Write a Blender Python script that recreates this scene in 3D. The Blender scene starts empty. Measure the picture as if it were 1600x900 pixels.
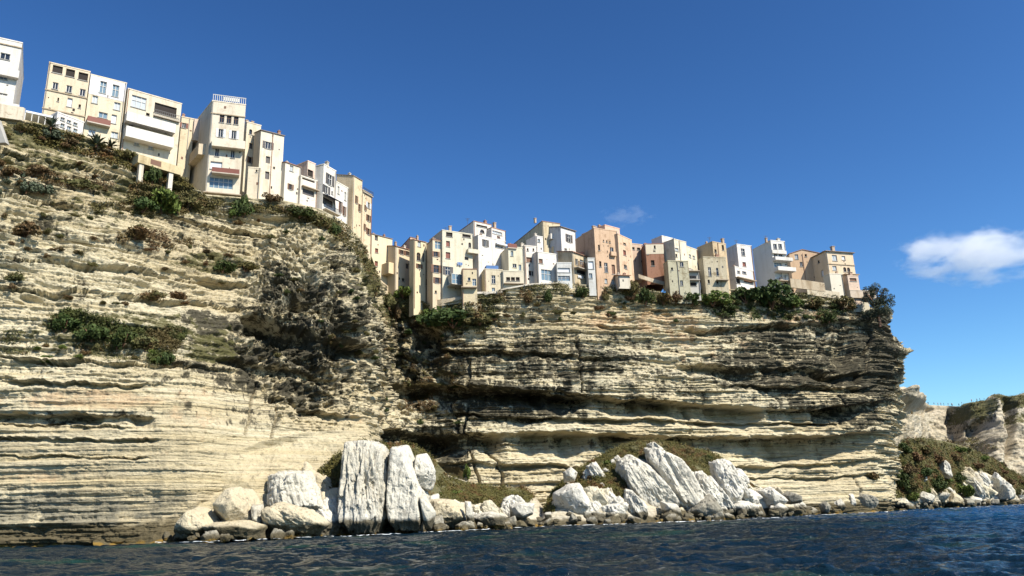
import bpy, bmesh, math, random
import numpy as np
from mathutils import Vector, Matrix
R = math.radians
scn = bpy.context.scene
COL = scn.collection

# ---------------------------------------------------------------- camera, sky, sun, exposure
F = 1244.0                       # focal length in pixels of a 1600 px wide frame
CAM_Z = 2.5
PITCH, ROLL = R(15.7), R(1.65)
cam_d = bpy.data.cameras.new("camera")
cam_d.sensor_width = 36.0
cam_d.lens = 36.0 * F / 1600.0
cam_d.clip_start = 0.5
cam_d.clip_end = 40000
cam = bpy.data.objects.new("camera", cam_d)
COL.objects.link(cam)
CR = Matrix.Rotation(R(90) + PITCH, 3, 'X') @ Matrix.Rotation(-ROLL, 3, 'Z')
cam.matrix_world = Matrix.Translation((0, 0, CAM_Z)) @ CR.to_4x4()
scn.camera = cam
CRN = np.array(CR)

SUN_EL, SUN_AZ = R(46), R(50)    # azimuth measured from straight behind the camera towards the right
world = bpy.data.worlds.new("World")
scn.world = world
world.use_nodes = True
wn = world.node_tree
bg = wn.nodes['Background']
sky = wn.nodes.new('ShaderNodeTexSky')
sky.sky_type = 'NISHITA'
sky.sun_disc = False
sky.sun_elevation = SUN_EL
sky.sun_rotation = math.pi - SUN_AZ
sky.air_density = 1.0
sky.dust_density = 0.5
sky.ozone_density = 3.0
hs = wn.nodes.new('ShaderNodeHueSaturation')
hs.inputs['Saturation'].default_value = 1.10
wn.links.new(sky.outputs[0], hs.inputs['Color'])
gm = wn.nodes.new('ShaderNodeGamma'); gm.inputs['Gamma'].default_value = 1.52
wn.links.new(hs.outputs[0], gm.inputs['Color']); tn = wn.nodes.new('ShaderNodeMix'); tn.data_type = 'RGBA'; tn.blend_type = 'MULTIPLY'; tn.inputs[0].default_value = 1; tn.inputs[7].default_value = (.90, 1.02, 1.0, 1)
wn.links.new(gm.outputs[0], tn.inputs[6]); wn.links.new(tn.outputs[2], bg.inputs[0])
hs.inputs['Value'].default_value = .83
bg.inputs[1].default_value = 0.055
sd = bpy.data.lights.new("sun", 'SUN')
sd.energy = 5.0
sd.angle = R(0.5)
sd.color = (1.0, 0.93, 0.80)
so = bpy.data.objects.new("sun", sd)
COL.objects.link(so)
sv = Vector((math.sin(SUN_AZ) * math.cos(SUN_EL), -math.cos(SUN_AZ) * math.cos(SUN_EL), math.sin(SUN_EL)))
so.rotation_euler = sv.to_track_quat('Z', 'Y').to_euler()
so.location = sv * 300
scn.view_settings.view_transform = 'Standard'
scn.view_settings.look = 'None'
scn.view_settings.gamma = 1
scn.view_settings.exposure = 0.87
scn.render.engine = 'CYCLES'
scn.cycles.max_bounces = 6
scn.cycles.diffuse_bounces = 2
scn.cycles.volume_bounces = 3

# ---------------------------------------------------------------- projecting between photo and place
def ray(px, py):
    px = np.asarray(px, float); py = np.asarray(py, float)
    a = (px - 800) / F; b = (450 - py) / F
    d = np.stack([a, b, -np.ones_like(a)], -1) @ CRN.T
    return d
def P(px, py, Y):
    d = ray(px, py)
    return d * (np.asarray(Y, float) / d[..., 1])[..., None] + np.array([0, 0, CAM_Z])
def Pz(px, py, z):
    d = ray(px, py)
    t = (z - CAM_Z) / d[2]
    return d * t + np.array([0, 0, CAM_Z])
def proj(p):
    q = (np.asarray(p, float) - np.array([0, 0, CAM_Z])) @ CRN
    return 800 + F * q[..., 0] / -q[..., 2], 450 - F * q[..., 1] / -q[..., 2]

# ---------------------------------------------------------------- noise
def _h(i, j, k, s):
    i = i.astype(np.int64); j = j.astype(np.int64); k = k.astype(np.int64)
    n = (i * 374761393 + j * 668265263 + k * 2147483647 + s * 1274126177) & 0xffffffff
    n = ((n ^ (n >> 13)) * 1274126177) & 0xffffffff
    n = ((n ^ (n >> 16)) * 2246822519) & 0xffffffff
    return ((n ^ (n >> 15)) & 0xffffff) / float(0xffffff)
def vn(x, y, z, s=0):
    x, y, z = np.broadcast_arrays(x, y, z)
    i, j, k = np.floor(x), np.floor(y), np.floor(z)
    u, v, w = x - i, y - j, z - k
    u = u * u * (3 - 2 * u); v = v * v * (3 - 2 * v); w = w * w * (3 - 2 * w)
    def L(a, b, t): return a + (b - a) * t
    c = [[[_h(i + a, j + b, k + e, s) for e in (0, 1)] for b in (0, 1)] for a in (0, 1)]
    return L(L(L(c[0][0][0], c[1][0][0], u), L(c[0][1][0], c[1][1][0], u), v),
             L(L(c[0][0][1], c[1][0][1], u), L(c[0][1][1], c[1][1][1], u), v), w) - 0.5
def fbm(x, y, z, o=4, s=0):
    t = 0; a = 1.0
    for q in range(o):
        t = t + a * vn(x, y, z, s + q * 13); a *= 0.5
        x, y, z = x * 2.03, y * 2.03, z * 2.03
    return t
def sstep(a, b, x):
    t = np.clip((x - a) / (b - a), 0, 1)
    return t * t * (3 - 2 * t)
def layer(x, y, z, T, s, lat=0.05):
    """stacked beds: every bed T metres thick keeps one protrusion that drifts along the face"""
    zz = z / T
    k = np.floor(zz)
    v = vn(x * lat, y * lat, k * 17.37 + 0.5, s)
    f = zz - k
    r = vn(x * lat, y * lat, (k + 1) * 17.37 + 0.5, s)
    return v + (r - v) * sstep(0.86, 1.0, f)

# ---------------------------------------------------------------- mesh and object helpers
def mesh_np(name, co, quads, smooth=False):
    me = bpy.data.meshes.new(name)
    co = np.asarray(co, np.float32).reshape(-1, 3); q = np.asarray(quads, np.int32)
    n, k = q.shape
    me.vertices.add(len(co)); me.vertices.foreach_set('co', co.ravel())
    me.loops.add(n * k); me.loops.foreach_set('vertex_index', q.ravel())
    me.polygons.add(n)
    me.polygons.foreach_set('loop_start', np.arange(0, n * k, k, dtype=np.int32))
    me.polygons.foreach_set('loop_total', np.full(n, k, np.int32))
    if smooth: me.polygons.foreach_set('use_smooth', np.ones(n, bool))
    me.update(); me.validate()
    return me
def attr(me, name, v):
    a = me.attributes.new(name, 'FLOAT', 'POINT')
    a.data.foreach_set('value', np.asarray(v, np.float32).ravel())
def link(name, me, mat=None, parent=None):
    o = bpy.data.objects.new(name, me)
    COL.objects.link(o)
    if mat is not None:
        me.materials.clear()
        for m in (mat if isinstance(mat, (list, tuple)) else [mat]): me.materials.append(m)
    if parent is not None: o.parent = parent
    return o
def tag(o, label=None, cat=None, group=None, kind=None):
    if label: o['label'] = label
    if cat:
        o['category'] = cat
        if not kind: kind = 'thing'
    if group: o['group'] = group
    if kind: o['kind'] = kind
    return o
def empty(name, loc, rz=0):
    o = bpy.data.objects.new(name, None)
    COL.objects.link(o); o.location = loc; o.rotation_euler = (0, 0, rz); o.empty_display_size = 1
    return o
class MB:
    """collects boxes and polygons and builds them as one mesh"""
    def __init__(s): s.v = []; s.f = []; s.m = []
    def poly(s, pts, m=0):
        n = len(s.v); s.v += [tuple(p) for p in pts]; s.f.append(tuple(range(n, n + len(pts)))); s.m.append(m)
    def box(s, x0, x1, y0, y1, z0, z1, m=0):
        n = len(s.v)
        s.v += [(x, y, z) for z in (z0, z1) for y in (y0, y1) for x in (x0, x1)]
        for q in ((0, 2, 3, 1), (4, 5, 7, 6), (0, 1, 5, 4), (2, 6, 7, 3), (0, 4, 6, 2), (1, 3, 7, 5)):
            s.f.append(tuple(n + i for i in q)); s.m.append(m)
    def bar(s, a, b, r, m=0):
        a = Vector(a); b = Vector(b); d = (b - a).normalized()
        u = d.cross(Vector((0, 0, 1)));
        if u.length < 1e-3: u = Vector((1, 0, 0))
        u.normalize(); w = d.cross(u)
        n = len(s.v)
        for p in (a, b):
            for c, e in ((-1, -1), (1, -1), (1, 1), (-1, 1)): s.v.append(tuple(p + u * r * c + w * r * e))
        for q in ((0, 1, 5, 4), (1, 2, 6, 5), (2, 3, 7, 6), (3, 0, 4, 7), (0, 3, 2, 1), (4, 5, 6, 7)):
            s.f.append(tuple(n + i for i in q)); s.m.append(m)
    def build(s, name, mat, parent=None):
        me = bpy.data.meshes.new(name); me.from_pydata(s.v, [], s.f)
        if isinstance(mat, (list, tuple)): me.polygons.foreach_set('material_index', s.m)
        me.update()
        return link(name, me, mat, parent)

# ---------------------------------------------------------------- materials
def newmat(name):
    m = bpy.data.materials.new(name); m.use_nodes = True
    nt = m.node_tree; b = nt.nodes['Principled BSDF']
    return m, nt, b
class N:
    """small node helper"""
    def __init__(s, nt): s.nt = nt; s.n = nt.nodes; s.l = nt.links
    def new(s, t, **k):
        x = s.n.new(t)
        for a, v in k.items(): setattr(x, a, v)
        return x
    def set(s, sock, v):
        if isinstance(v, bpy.types.NodeSocket): s.l.new(v, sock)
        else: sock.default_value = v
    def coord(s, scale=(1, 1, 1), rot=(0, 0, 0)):
        if not hasattr(s, 'g'):
            s.g = s.new('ShaderNodeNewGeometry').outputs['Position']
        m = s.new('ShaderNodeMapping'); s.l.new(s.g, m.inputs[0]); m.inputs['Scale'].default_value = scale
        m.inputs['Rotation'].default_value = rot
        return m.outputs[0]
    def noise(s, scale=(1, 1, 1), det=3, rough=0.55, dist=0.0, sc=1.0, rot=(0, 0, 0)):
        t = s.new('ShaderNodeTexNoise'); s.l.new(s.coord(scale, rot), t.inputs['Vector'])
        t.inputs['Scale'].default_value = sc; t.inputs['Detail'].default_value = det
        t.inputs['Roughness'].default_value = rough; t.inputs['Distortion'].default_value = dist
        return t.outputs[0]
    def ramp(s, fac, a, b, va=0.0, vb=1.0):
        m = s.new('ShaderNodeMapRange', interpolation_type='SMOOTHSTEP'); m.clamp = True
        s.set(m.inputs[0], fac); m.inputs[1].default_value = a; m.inputs[2].default_value = b
        m.inputs[3].default_value = va; m.inputs[4].default_value = vb
        return m.outputs[0]
    def mix(s, fac, a, b, mode='MIX'):
        m = s.new('ShaderNodeMix', data_type='RGBA', blend_type=mode)
        s.set(m.inputs[0], fac)
        for i, v in ((6, a), (7, b)): s.set(m.inputs[i], (*v, 1) if isinstance(v, tuple) and len(v) == 3 else v)
        return m.outputs[2]
    def math(s, op, a, b=0.0):
        m = s.new('ShaderNodeMath', operation=op); s.set(m.inputs[0], a); s.set(m.inputs[1], b)
        return m.outputs[0]
    def attr(s, name):
        return s.new('ShaderNodeAttribute', attribute_name=name).outputs['Fac']
    def z(s):
        if not hasattr(s, 'g'): s.coord()
        x = s.new('ShaderNodeSeparateXYZ'); s.l.new(s.g, x.inputs[0]); return x.outputs[2]
    def bump(s, h, strength, dist, nrm=None):
        b = s.new('ShaderNodeBump'); s.set(b.inputs['Height'], h)
        b.inputs['Strength'].default_value = strength; b.inputs['Distance'].default_value = dist
        if nrm is not None: s.l.new(nrm, b.inputs['Normal'])
        return b.outputs[0]

def rock_mat(name, base, tan, dark, strata=True, use_attr=True, foot=0.0, flute=None):
    base = tuple(x * .76 for x in base); tan = tuple(x * .76 for x in tan); dark = tuple(x * .7 for x in dark)
    m, nt, b = newmat(name); n = N(nt)
    big = n.noise((.03, .03, .05), 3)
    col = n.mix(n.ramp(big, .38, .62), base, tan)
    if strata:
        lay = n.noise((.035, .035, 1.1), 4, .6)
        col = n.mix(n.ramp(lay, .42, .66, 0, .75), col, tuple(c * f for c, f in zip(base, (.80, .74, .62))))
        fis = n.noise((.13, .13, 3.6), 5, .68)
        f1 = n.ramp(fis, .55, .61)
        patch = n.ramp(n.noise((.06, .06, .12), 3), .45, .60)
        f1 = n.math('MULTIPLY', f1, patch)
        col = n.mix(n.math('MULTIPLY', f1, .72), col, dark)  # thin shadow lines of the beds, put into the rock colour
    else:
        fis = n.noise(flute or (.9, .9, .5), 5, .65)
        f1 = n.ramp(fis, .58, .68)
        col = n.mix(n.math('MULTIPLY', f1, .6), col, dark)
    fine = n.noise((1.6, 1.6, 1.6), 5, .7)
    col = n.mix(n.ramp(fine, .54, .66, 0, .42), col, dark)
    if use_attr:
        # lichen and run-off streaks, with undercut shade put into the same dark colour
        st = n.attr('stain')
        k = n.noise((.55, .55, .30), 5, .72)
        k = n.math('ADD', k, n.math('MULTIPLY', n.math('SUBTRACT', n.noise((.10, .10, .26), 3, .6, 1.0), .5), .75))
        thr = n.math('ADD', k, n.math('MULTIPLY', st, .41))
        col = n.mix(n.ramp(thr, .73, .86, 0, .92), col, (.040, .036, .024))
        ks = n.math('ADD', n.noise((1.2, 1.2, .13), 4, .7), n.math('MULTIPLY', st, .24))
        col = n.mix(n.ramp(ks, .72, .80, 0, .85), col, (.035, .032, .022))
        k2 = n.noise((.25, .25, .3), 4, .7)
        col = n.mix(n.ramp(n.math('ADD', k2, n.math('MULTIPLY', n.attr('grey'), .4)), .66, .84, 0, .75), col, (.15, .142, .11))
        mo = n.math('ADD', n.noise((.5, .5, .9), 4, .7), n.math('MULTIPLY', n.attr('moss'), .5))
        col = n.mix(n.ramp(mo, .74, .86, 0, .9), col, (.085, .080, .030))
        col = n.mix(n.ramp(n.math('ADD', k2, n.math('MULTIPLY', n.attr('warm'), .4)), .66, .86, 0, .6), col, (.46, .31, .18))
    # wet, weed covered foot
    wz = n.math('ADD', n.z(), n.math('MULTIPLY', n.noise((.25, .25, .6), 4), -2.2))
    col = n.mix(n.ramp(wz, .1 + foot, -.6 + foot, 0, .9), col, (.060, .048, .024))
    col = n.mix(n.math('MULTIPLY', n.ramp(wz, -.75, -1.05), n.ramp(n.noise((.5, .5, .5), 3), .42, .6)), col, (.20, .125, .030))
    nt.links.new(col, b.inputs['Base Color'])
    b.inputs['Roughness'].default_value = .92
    b.inputs['Specular IOR Level'].default_value = .15
    nb = n.bump(fis, .9, .55)
    nb = n.bump(fine, .8, .28, nb)
    nt.links.new(nb, b.inputs['Normal'])
    return m
M = {}
M['cliff'] = rock_mat('limestone_cliff', (.64, .57, .40), (.57, .48, .31), (.10, .088, .060), foot=1.7)
M['white'] = rock_mat('white_limestone', (.70, .67, .59), (.60, .56, .46), (.15, .14, .12), strata=False, use_attr=False, foot=1.1)
M['white_bed'] = rock_mat('white_bedded_limestone', (.69, .66, .58), (.56, .515, .41), (.13, .12, .10), strata=False, use_attr=False, flute=(1.6, 1.6, .35), foot=1.3)
M['cream_rock'] = rock_mat('cream_limestone', (.66, .60, .45), (.56, .48, .33), (.13, .11, .08), strata=False, use_attr=False, foot=.9)
M['dark_rock'] = rock_mat('grey_weathered_rock', (.26, .245, .20), (.36, .33, .26), (.05, .045, .035), strata=False, use_attr=False)
M['far'] = rock_mat('far_limestone', (.60, .54, .42), (.52, .44, .32), (.12, .105, .075))

def leaf_mat(name, a, b_, dry=None):
    a = tuple(x * .85 for x in a); b_ = tuple(x * .85 for x in b_); dry = dry and tuple(x * .85 for x in dry)
    m, nt, b = newmat(name); n = N(nt)
    col = n.mix(n.ramp(n.noise((.7, .7, .7), 3, .7), .38, .62), a, b_)
    if dry: col = n.mix(n.ramp(n.noise((.25, .25, .25), 4, .7), .5, .62), col, dry)
    oi = n.new('ShaderNodeObjectInfo')
    col = n.mix(n.math('MULTIPLY', oi.outputs['Random'], .35), col, (a[0] * 1.5 + .012, a[1] * .95, a[2] * .8))
    nt.links.new(col, b.inputs['Base Color']); b.inputs['Roughness'].default_value = .75
    b.inputs['Specular IOR Level'].default_value = .2
    return m
M['leaf_dark'] = leaf_mat('dark_green_leaves', (.030, .052, .014), (.055, .085, .020))
M['leaf_green'] = leaf_mat('green_leaves', (.060, .100, .020), (.11, .15, .030))
M['leaf_olive'] = leaf_mat('olive_scrub', (.075, .078, .028), (.12, .115, .040), (.13, .080, .035))
M['leaf_brown'] = leaf_mat('dry_scrub', (.095, .065, .032), (.14, .095, .042), (.10, .085, .030))
M['leaf_blue'] = leaf_mat('grey_green_leaves', (.050, .070, .045), (.085, .11, .065))
M['grass'] = leaf_mat('maquis_cover', (.070, .072, .020), (.105, .098, .027), (.125, .062, .024))
def flat(name, c, rough=.8, spec=.3, metal=0, var=.12):
    c = tuple(x * .8 for x in c)
    m, nt, b = newmat(name); n = N(nt)
    k = n.noise((.6, .6, .35), 4, .65)
    col = n.mix(n.ramp(k, .35, .7, 0, 1), c, tuple(x * (1 - var) for x in c))
    nt.links.new(col, b.inputs['Base Color']); b.inputs['Roughness'].default_value = rough
    b.inputs['Specular IOR Level'].default_value = spec; b.inputs['Metallic'].default_value = metal
    return m
M['glass'] = flat('dark_window_glass', (.022, .027, .035), .12, .5)
M['bglass'] = flat('bluish_window_glass', (.16, .24, .30), .15, .5)
M['curtain'] = flat('pale_curtained_glass', (.46, .50, .52), .25, .5)
M['dark'] = flat('dark_interior', (.035, .028, .024), .9)
M['frame_w'] = flat('white_frame', (.62, .60, .56), .5)
M['frame_b'] = flat('brown_frame', (.16, .10, .06), .6)
M['sh_white'] = flat('white_shutter', (.68, .70, .73), .6)
M['sh_dark'] = flat('dark_shutter', (.10, .09, .085), .6)
M['sh_brown'] = flat('brown_shutter', (.17, .085, .05), .6)
M['sh_red'] = flat('red_brown_shutter', (.20, .065, .045), .6)
M['tile'] = flat('roof_tiles', (.34, .19, .13), .85, var=.4)
M['tile_grey'] = flat('weathered_roof_tiles', (.27, .22, .18), .85, var=.4)
M['concrete'] = flat('grey_concrete', (.40, .385, .35), .9, var=.3)
M['metal'] = flat('dark_metal', (.06, .06, .065), .5, .5)
M['wood'] = flat('brown_wood', (.20, .105, .06), .7, var=.3)
M['blue'] = flat('blue_cloth', (.10, .20, .42), .8)
M['navy'] = flat('navy_cloth', (.035, .045, .09), .8)
WALLS = {}
def wallmat(c, stain=.35):
    c = (c[0] * .72, c[1] * .695, c[2] * .66)
    key = (tuple(round(x, 3) for x in c), stain)
    if key in WALLS: return WALLS[key]
    m, nt, b = newmat('plaster'); n = N(nt)
    k = n.noise((.8, .8, .10), 5, .7)
    col = n.mix(n.ramp(k, .47, .68, 0, min(.9, stain * 1.5)), c, tuple(x * f for x, f in zip(c, (.62, .56, .48))))
    k2 = n.noise((.16, .16, .2), 4, .6)
    col = n.mix(n.ramp(k2, .45, .65, 0, .35), col, tuple(min(.8, x * f) for x, f in zip(c, (1.10, 1.10, 1.14))))
    k4 = n.noise((.30, .30, .45), 5, .75)
    col = n.mix(n.ramp(k4, .55, .66, 0, stain * 1.1), col, tuple(x * f for x, f in zip(c, (.55, .50, .44))))
    k3 = n.noise((2.5, 2.5, 2.5), 4, .7)
    col = n.mix(n.ramp(k3, .52, .75, 0, stain), col, tuple(x * .45 for x in c))
    nt.links.new(col, b.inputs['Base Color']); b.inputs['Roughness'].default_value = .9
    b.inputs['Specular IOR Level'].default_value = .15
    nt.links.new(n.bump(k3, .5, .06), b.inputs['Normal'])
    WALLS[key] = m
    return m
# ---------------------------------------------------------------- terrain sheets
class Sheet:
    """a rock face: a grid over the face, kept with the photo coordinates of each point so things can be stood on it"""
    def __init__(s, co, px, py): s.co = co; s.px = px; s.py = py
    def index(s):
        s.qx, s.qy = proj(s.co)
        s.dirty = False
    def at(s, x, y):
        if not hasattr(s, 'qx'): s.index()
        d = (s.qx - x) ** 2 + (s.qy - y) ** 2
        k = d < max(9.0, d.min() + .5)
        yy = np.where(k, s.co[..., 1], 1e9)      # the nearest surface wins where the face folds
        i = np.unravel_index(np.argmin(yy), d.shape)
        return s.co[i]
def grid_faces(r, c):
    i = np.arange(r * c).reshape(r, c)
    return np.stack([i[:-1, :-1], i[1:, :-1], i[1:, 1:], i[:-1, 1:]], -1).reshape(-1, 4)
def poly_in(px, py, poly):
    inside = np.zeros(px.shape, bool); n = len(poly); j = n - 1
    for i in range(n):
        xi, yi = poly[i]; xj, yj = poly[j]
        c = ((yi > py) != (yj > py)) & (px < (xj - xi) * (py - yi) / (yj - yi + 1e-9) + xi)
        inside ^= c; j = i
    return inside
def blob(px, py, cx, cy, rx, ry, soft=.5):
    d = np.sqrt(((px - cx) / rx) ** 2 + ((py - cy) / ry) ** 2)
    return 1 - sstep(1 - soft, 1 + soft, d)

# ---- the great cliff
TT = [0, .12, .25, .4, .55, .7, .85, 1]
TAB = {
 -220: [112,109,107,105,104,104,104,104],
 0:   [119,115,111,107,105,104.5,104,104],
 150: [130,125,118,111,107,105.5,105,105],
 300: [141,136,128,118,112,108,107,107],
 400: [147,144,136,127,121,117,115,114],
 480: [151,146,138,131,127,124,121,119],
 540: [160,152,140,133,131,129,126,123],
 572: [173,160,146,139,137,136,133,129],
 588: [183,170,154,146,144,143,141,137],
 600: [190,187,176,167,161,156,150,144],
 615: [193,194,190,184,178,172,164,156],
 650: [190,189,187,184,181,175,169,163],
 700: [186,185,183,181,180,177,173,168],
 730: [185,183,180,178,178,176,173,170],
 850: [189,186,183,180,181,181,178,175],
 1000:[196,193,189,185,186,187,183,180],
 1150:[206,202,197,192,193,194,190,186],
 1300:[216,211,205,198,199,201,198,194],
 1380:[221,216,211,205,205,207,204,201],
 1420:[223,218,213,207,207,209,206,203]}
TOPX = [-220,0,60,130,190,215,300,320,385,445,500,530,545,560,580,592,600,612,640,650,675,740,800,870,960,1000,1045,1100,1180,1240,1300,1345,1393,1420]
TOPY = [140,180,192,212,236,250,292,304,309,313,326,342,354,370,398,434,455,462,454,468,478,462,449,442,447,451,458,452,452,458,462,470,484,486]
RIX = [440,480,520,532,547,575,602,640,700,760,820]
RIY = [1390,1393,1392,1402,1417,1415,1409,1412,1402,1400,1398]
def build_cliff():
    NU, NV = 1560, 640
    us = np.array(sorted(TAB)); tab = np.array([TAB[k] for k in us], float)
    U = np.interp(np.linspace(0, 1, NU), [0, .085, .62, .96, 1.0], [-220, 0, 800, 1380, 1420])
    V = np.linspace(0, 1, NV)
    top = np.interp(U, TOPX, TOPY)
    # the same table, rounded a little along the face
    def tabat(u):
        cols = np.stack([np.interp(u, us, tab[:, i]) for i in range(len(TT))], 1)
        return cols
    cols = (tabat(U - 7) + 2 * tabat(U) + tabat(U + 7)) / 4
    Yt = np.empty((NV, NU))
    # smooth interpolation over t
    tt = np.array(TT)
    for k in range(NU): Yt[:, k] = np.interp(V, tt, cols[k])
    ker = np.ones(31) / 31
    pad = np.pad(Yt, ((15, 15), (0, 0)), 'edge')
    cs = np.cumsum(np.vstack([np.zeros((1, NU)), pad]), 0)
    Yt = (cs[31:] - cs[:-31]) / 31
    # waterline row
    bx = (U - 800) / F * cols[:, -1]
    _, bot = proj(np.stack([bx, cols[:, -1], np.full(NU, -1.5)], -1))
    PY = top[None] + (bot - top)[None] * V[:, None]
    PX = np.broadcast_to(U[None], PY.shape).copy()
    re = np.interp(PY, RIY and RIX, RIY)
    k = np.clip((PX - 1300) / 120, 0, 1)
    PX = np.where(PX > 1300, 1300 + (re - 1300) * k, PX)
    s = np.clip((U - 1380) / 40, 0, 1)
    Yt += 26 * (1 - np.sqrt(1 - np.minimum(s, .999) ** 2))[None]
    co = P(PX, PY, Yt)
    # outward direction of the smooth face
    gu = np.gradient(co, axis=1); gv = np.gradient(co, axis=0)
    nr = np.cross(gv, gu); nr /= np.linalg.norm(nr, axis=-1, keepdims=True) + 1e-9
    if nr[NV // 2, NU // 2, 1] > 0: nr = -nr
    nr[..., 2] *= .35; nr /= np.linalg.norm(nr, axis=-1, keepdims=True) + 1e-9
    x, y, z = co[..., 0], co[..., 1], co[..., 2]
    # character of the rock: butt = broken knobbly rock, smooth = worn foot
    butt = np.clip(poly_in(PX, PY, [(430,372),(540,372),(600,455),(640,470),(655,560),(600,650),(370,660),(355,600),(370,500),(400,420)]).astype(float), 0, 1)
    butt = np.maximum(blob(PX, PY, 490, 500, 115, 150, .35), blob(PX, PY, 625, 560, 45, 110, .4))
    smooth = np.maximum(blob(PX, PY, 470, 715, 165, 48, .3), blob(PX, PY, 250, 770, 130, 45, .5) * .6)
    smooth = np.maximum(smooth, blob(PX, PY, 260, 705, 330, 112, .3) * .78)
    smooth = np.maximum(smooth, blob(PX, PY, 1270, 765, 160, 22, .4) * .7)
    warp = 1.5 * fbm(x * .014, y * .014, z * .02, 2, 5) + .22 * vn(x * .15, y * .15, z * .1, 9)
    dipz = z + warp + x * .004
    lay = 1.3 * layer(x, y, dipz, 3.3, 1, .022) + 1.5 * layer(x, y, dipz + 7, 1.25, 2, .045) + 1.2 * layer(x, y, dipz, .62, 3, .07)
    lay += .8 * layer(x, y, dipz, .33, 4, .2)
    lm = (1 - .75 * butt) * (1 - .8 * smooth)
    d = lay * lm
    d += 1.7 * fbm(x * .045, y * .045, z * .03, 3, 20) * (1 - .6 * smooth)
    d += .9 * fbm(x * .30, y * .30, z * .06, 3, 26) * (1 - .6 * smooth)      # upright ribs
    rough = fbm(x * .33, y * .33, z * .38, 5, 30)
    rid = 1 - np.abs(fbm(x * .16 , y * .16, z * .2, 4, 44)) * 3.2
    d += rough * (.35 + 2.4 * butt) * (1 - .75 * smooth)
    d += rid * 1.8 * butt
    # broken, pocketed beds
    pk = fbm(x * .11, y * .11, z * .42, 5, 61)
    d -= 1.2 * sstep(.12, .42, pk) * (1 - .85 * smooth) * (.45 + .55 * np.maximum(butt, (z > 32)))
    cr = fbm(x * .4, y * .4, z * 1.3, 4, 67)
    d += (.5 * cr - .5 * sstep(.15, .4, cr)) * (1 - .85 * smooth)
    for cx0, cy0, cx1, cy1, wd, dp in ((598,470,588,640,3,3), (735,560,722,690,5,3), (905,520,905,640,3,1.2), (560,560,545,650,3,1.5), (395,600,380,680,3,1.4), (432,590,425,690,3,1.6), (1084,640,1084,700,2,.8), (735,700,760,790,3,2), (770,700,800,790,3,2), (690,600,715,680,4,2), (1300,560,1310,640,4,2.5), (1360,520,1350,610,5,3), (1335,745,1340,790,3,1)):
        t = np.clip((PY - cy0) / (cy1 - cy0), 0, 1)
        xc = cx0 + (cx1 - cx0) * t + 9 * fbm(PY * .03, PY * 0, PY * 0 + cx0, 3, 5)
        d -= dp * (1 - sstep(.3, 1, np.abs(PX - xc) / wd)) * (PY > cy0) * (PY < cy1)
    U1 = U[None]
    def ledge(pts, amp, ln, fade=30, ret=1.0):
        nonlocal d
        xs = [p[0] for p in pts]; ys = [p[1] for p in pts]
        jig = 5.0 * fbm(U1 * .03, U1 * 0, U1 * 0 + ys[0], 5, int(ys[0])) + 2.6 * vn(U1 * .17, U1 * 0, U1 * 0 + ys[0], 3)
        yy = np.interp(PX, xs, ys) + jig
        w = sstep(xs[0] - fade, xs[0] + fade * .3, PX) * (1 - sstep(xs[-1] - fade * .3, xs[-1] + fade, PX)) * (1 - .85 * sstep(1340, 1400, U1))
        a = amp * (1 + 1.1 * fbm(U1 * .03, U1 * 0, U1 * 0 + ys[0], 3, 7))
        q = (PY - yy) / (ln * (1 + .8 * vn(U1 * .027, U1 * 0 + 3, U1 * 0 + ys[0], 8)))
        g = sstep(-.02, .10, q) * (1 - sstep(.15, 1.0, q))
        lip = (1 - sstep(0, .6, -q)) * (q < 0) * .25
        d = d - a * g * w + a * lip * w
    L = ledge
    L([(-200,645),(0,646),(130,648),(222,652)], 2.3, 24)
    L([(-200,660),(20,661),(90,662)], 1.0, 7)
    L([(120,664),(200,666)], .9, 7)
    L([(-200,684),(0,685),(230,688)], 1.1, 9)
    L([(-200,708),(0,710),(210,714)], .8, 6)
    L([(-200,548),(0,556),(150,564),(290,575)], 2.0, 9)
    L([(20,594),(240,603)], 1.2, 10)
    L([(80,404),(200,418),(300,432),(420,446)], 1.7, 9)
    L([(200,330),(300,348),(430,372)], 1.3, 8)
    L([(-200,290),(0,303),(140,326)], 1.2, 8)
    L([(-100,225),(0,240),(120,262),(200,285)], 1.2, 7)
    L([(-200,470),(0,444),(140,450),(250,470)], 1.2, 7)
    L([(210,462),(300,470),(385,482)], 1.4, 8)
    L([(0,395),(60,400)], 1.0, 6)
    L([(390,495),(440,508),(500,528),(560,545)], 4.0, 34, 20)
    L([(360,560),(420,575),(500,585)], 2.6, 24, 25)
    L([(480,640),(560,650)], 1.8, 12, 20)
    L([(690,546),(830,549),(965,558)], 2.4, 12)
    L([(940,508),(1010,512)], 1.2, 7, 14)
    L([(630,596),(760,604),(900,618),(1100,632),(1250,640),(1400,622)], 6.0, 34)
    L([(690,604),(760,606),(900,616)], 2.4, 24)
    L([(610,668),(700,678),(850,674),(1000,679),(1150,683),(1300,680),(1402,672)], 6.0, 44, 14)
    L([(625,705),(700,695)], 2.5, 24, 18)
    L([(690,722),(860,724),(1050,734),(1200,728),(1400,716)], 1.9, 11)
    L([(1090,748),(1240,746),(1390,738)], 1.4, 9)
    L([(1080,564),(1200,575),(1300,580),(1405,585)], 3.6, 24)
    L([(1090,512),(1200,506),(1395,500)], 2.2, 13)
    L([(1150,600),(1290,606),(1400,600)], 2.6, 16)
    L([(700,645),(860,652),(1000,655),(1200,662),(1300,660)], 2.0, 11)
    L([(720,505),(860,500)], 1.4, 7)
    # cave mouths
    for cx, cy, rx, ry, a in ((662,535,20,22,4.5), (640,600,16,30,2), (690,612,16,22,3), (672,690,30,18,3), (690,742,26,14,5), (1320,560,18,34,4), (1290,530,14,22,3), (463,475,20,14,3.5), (540,520,26,12,4), (430,530,24,18,3)):
        d = d - a * blob(PX, PY, cx, cy, rx, ry, .45)
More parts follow.
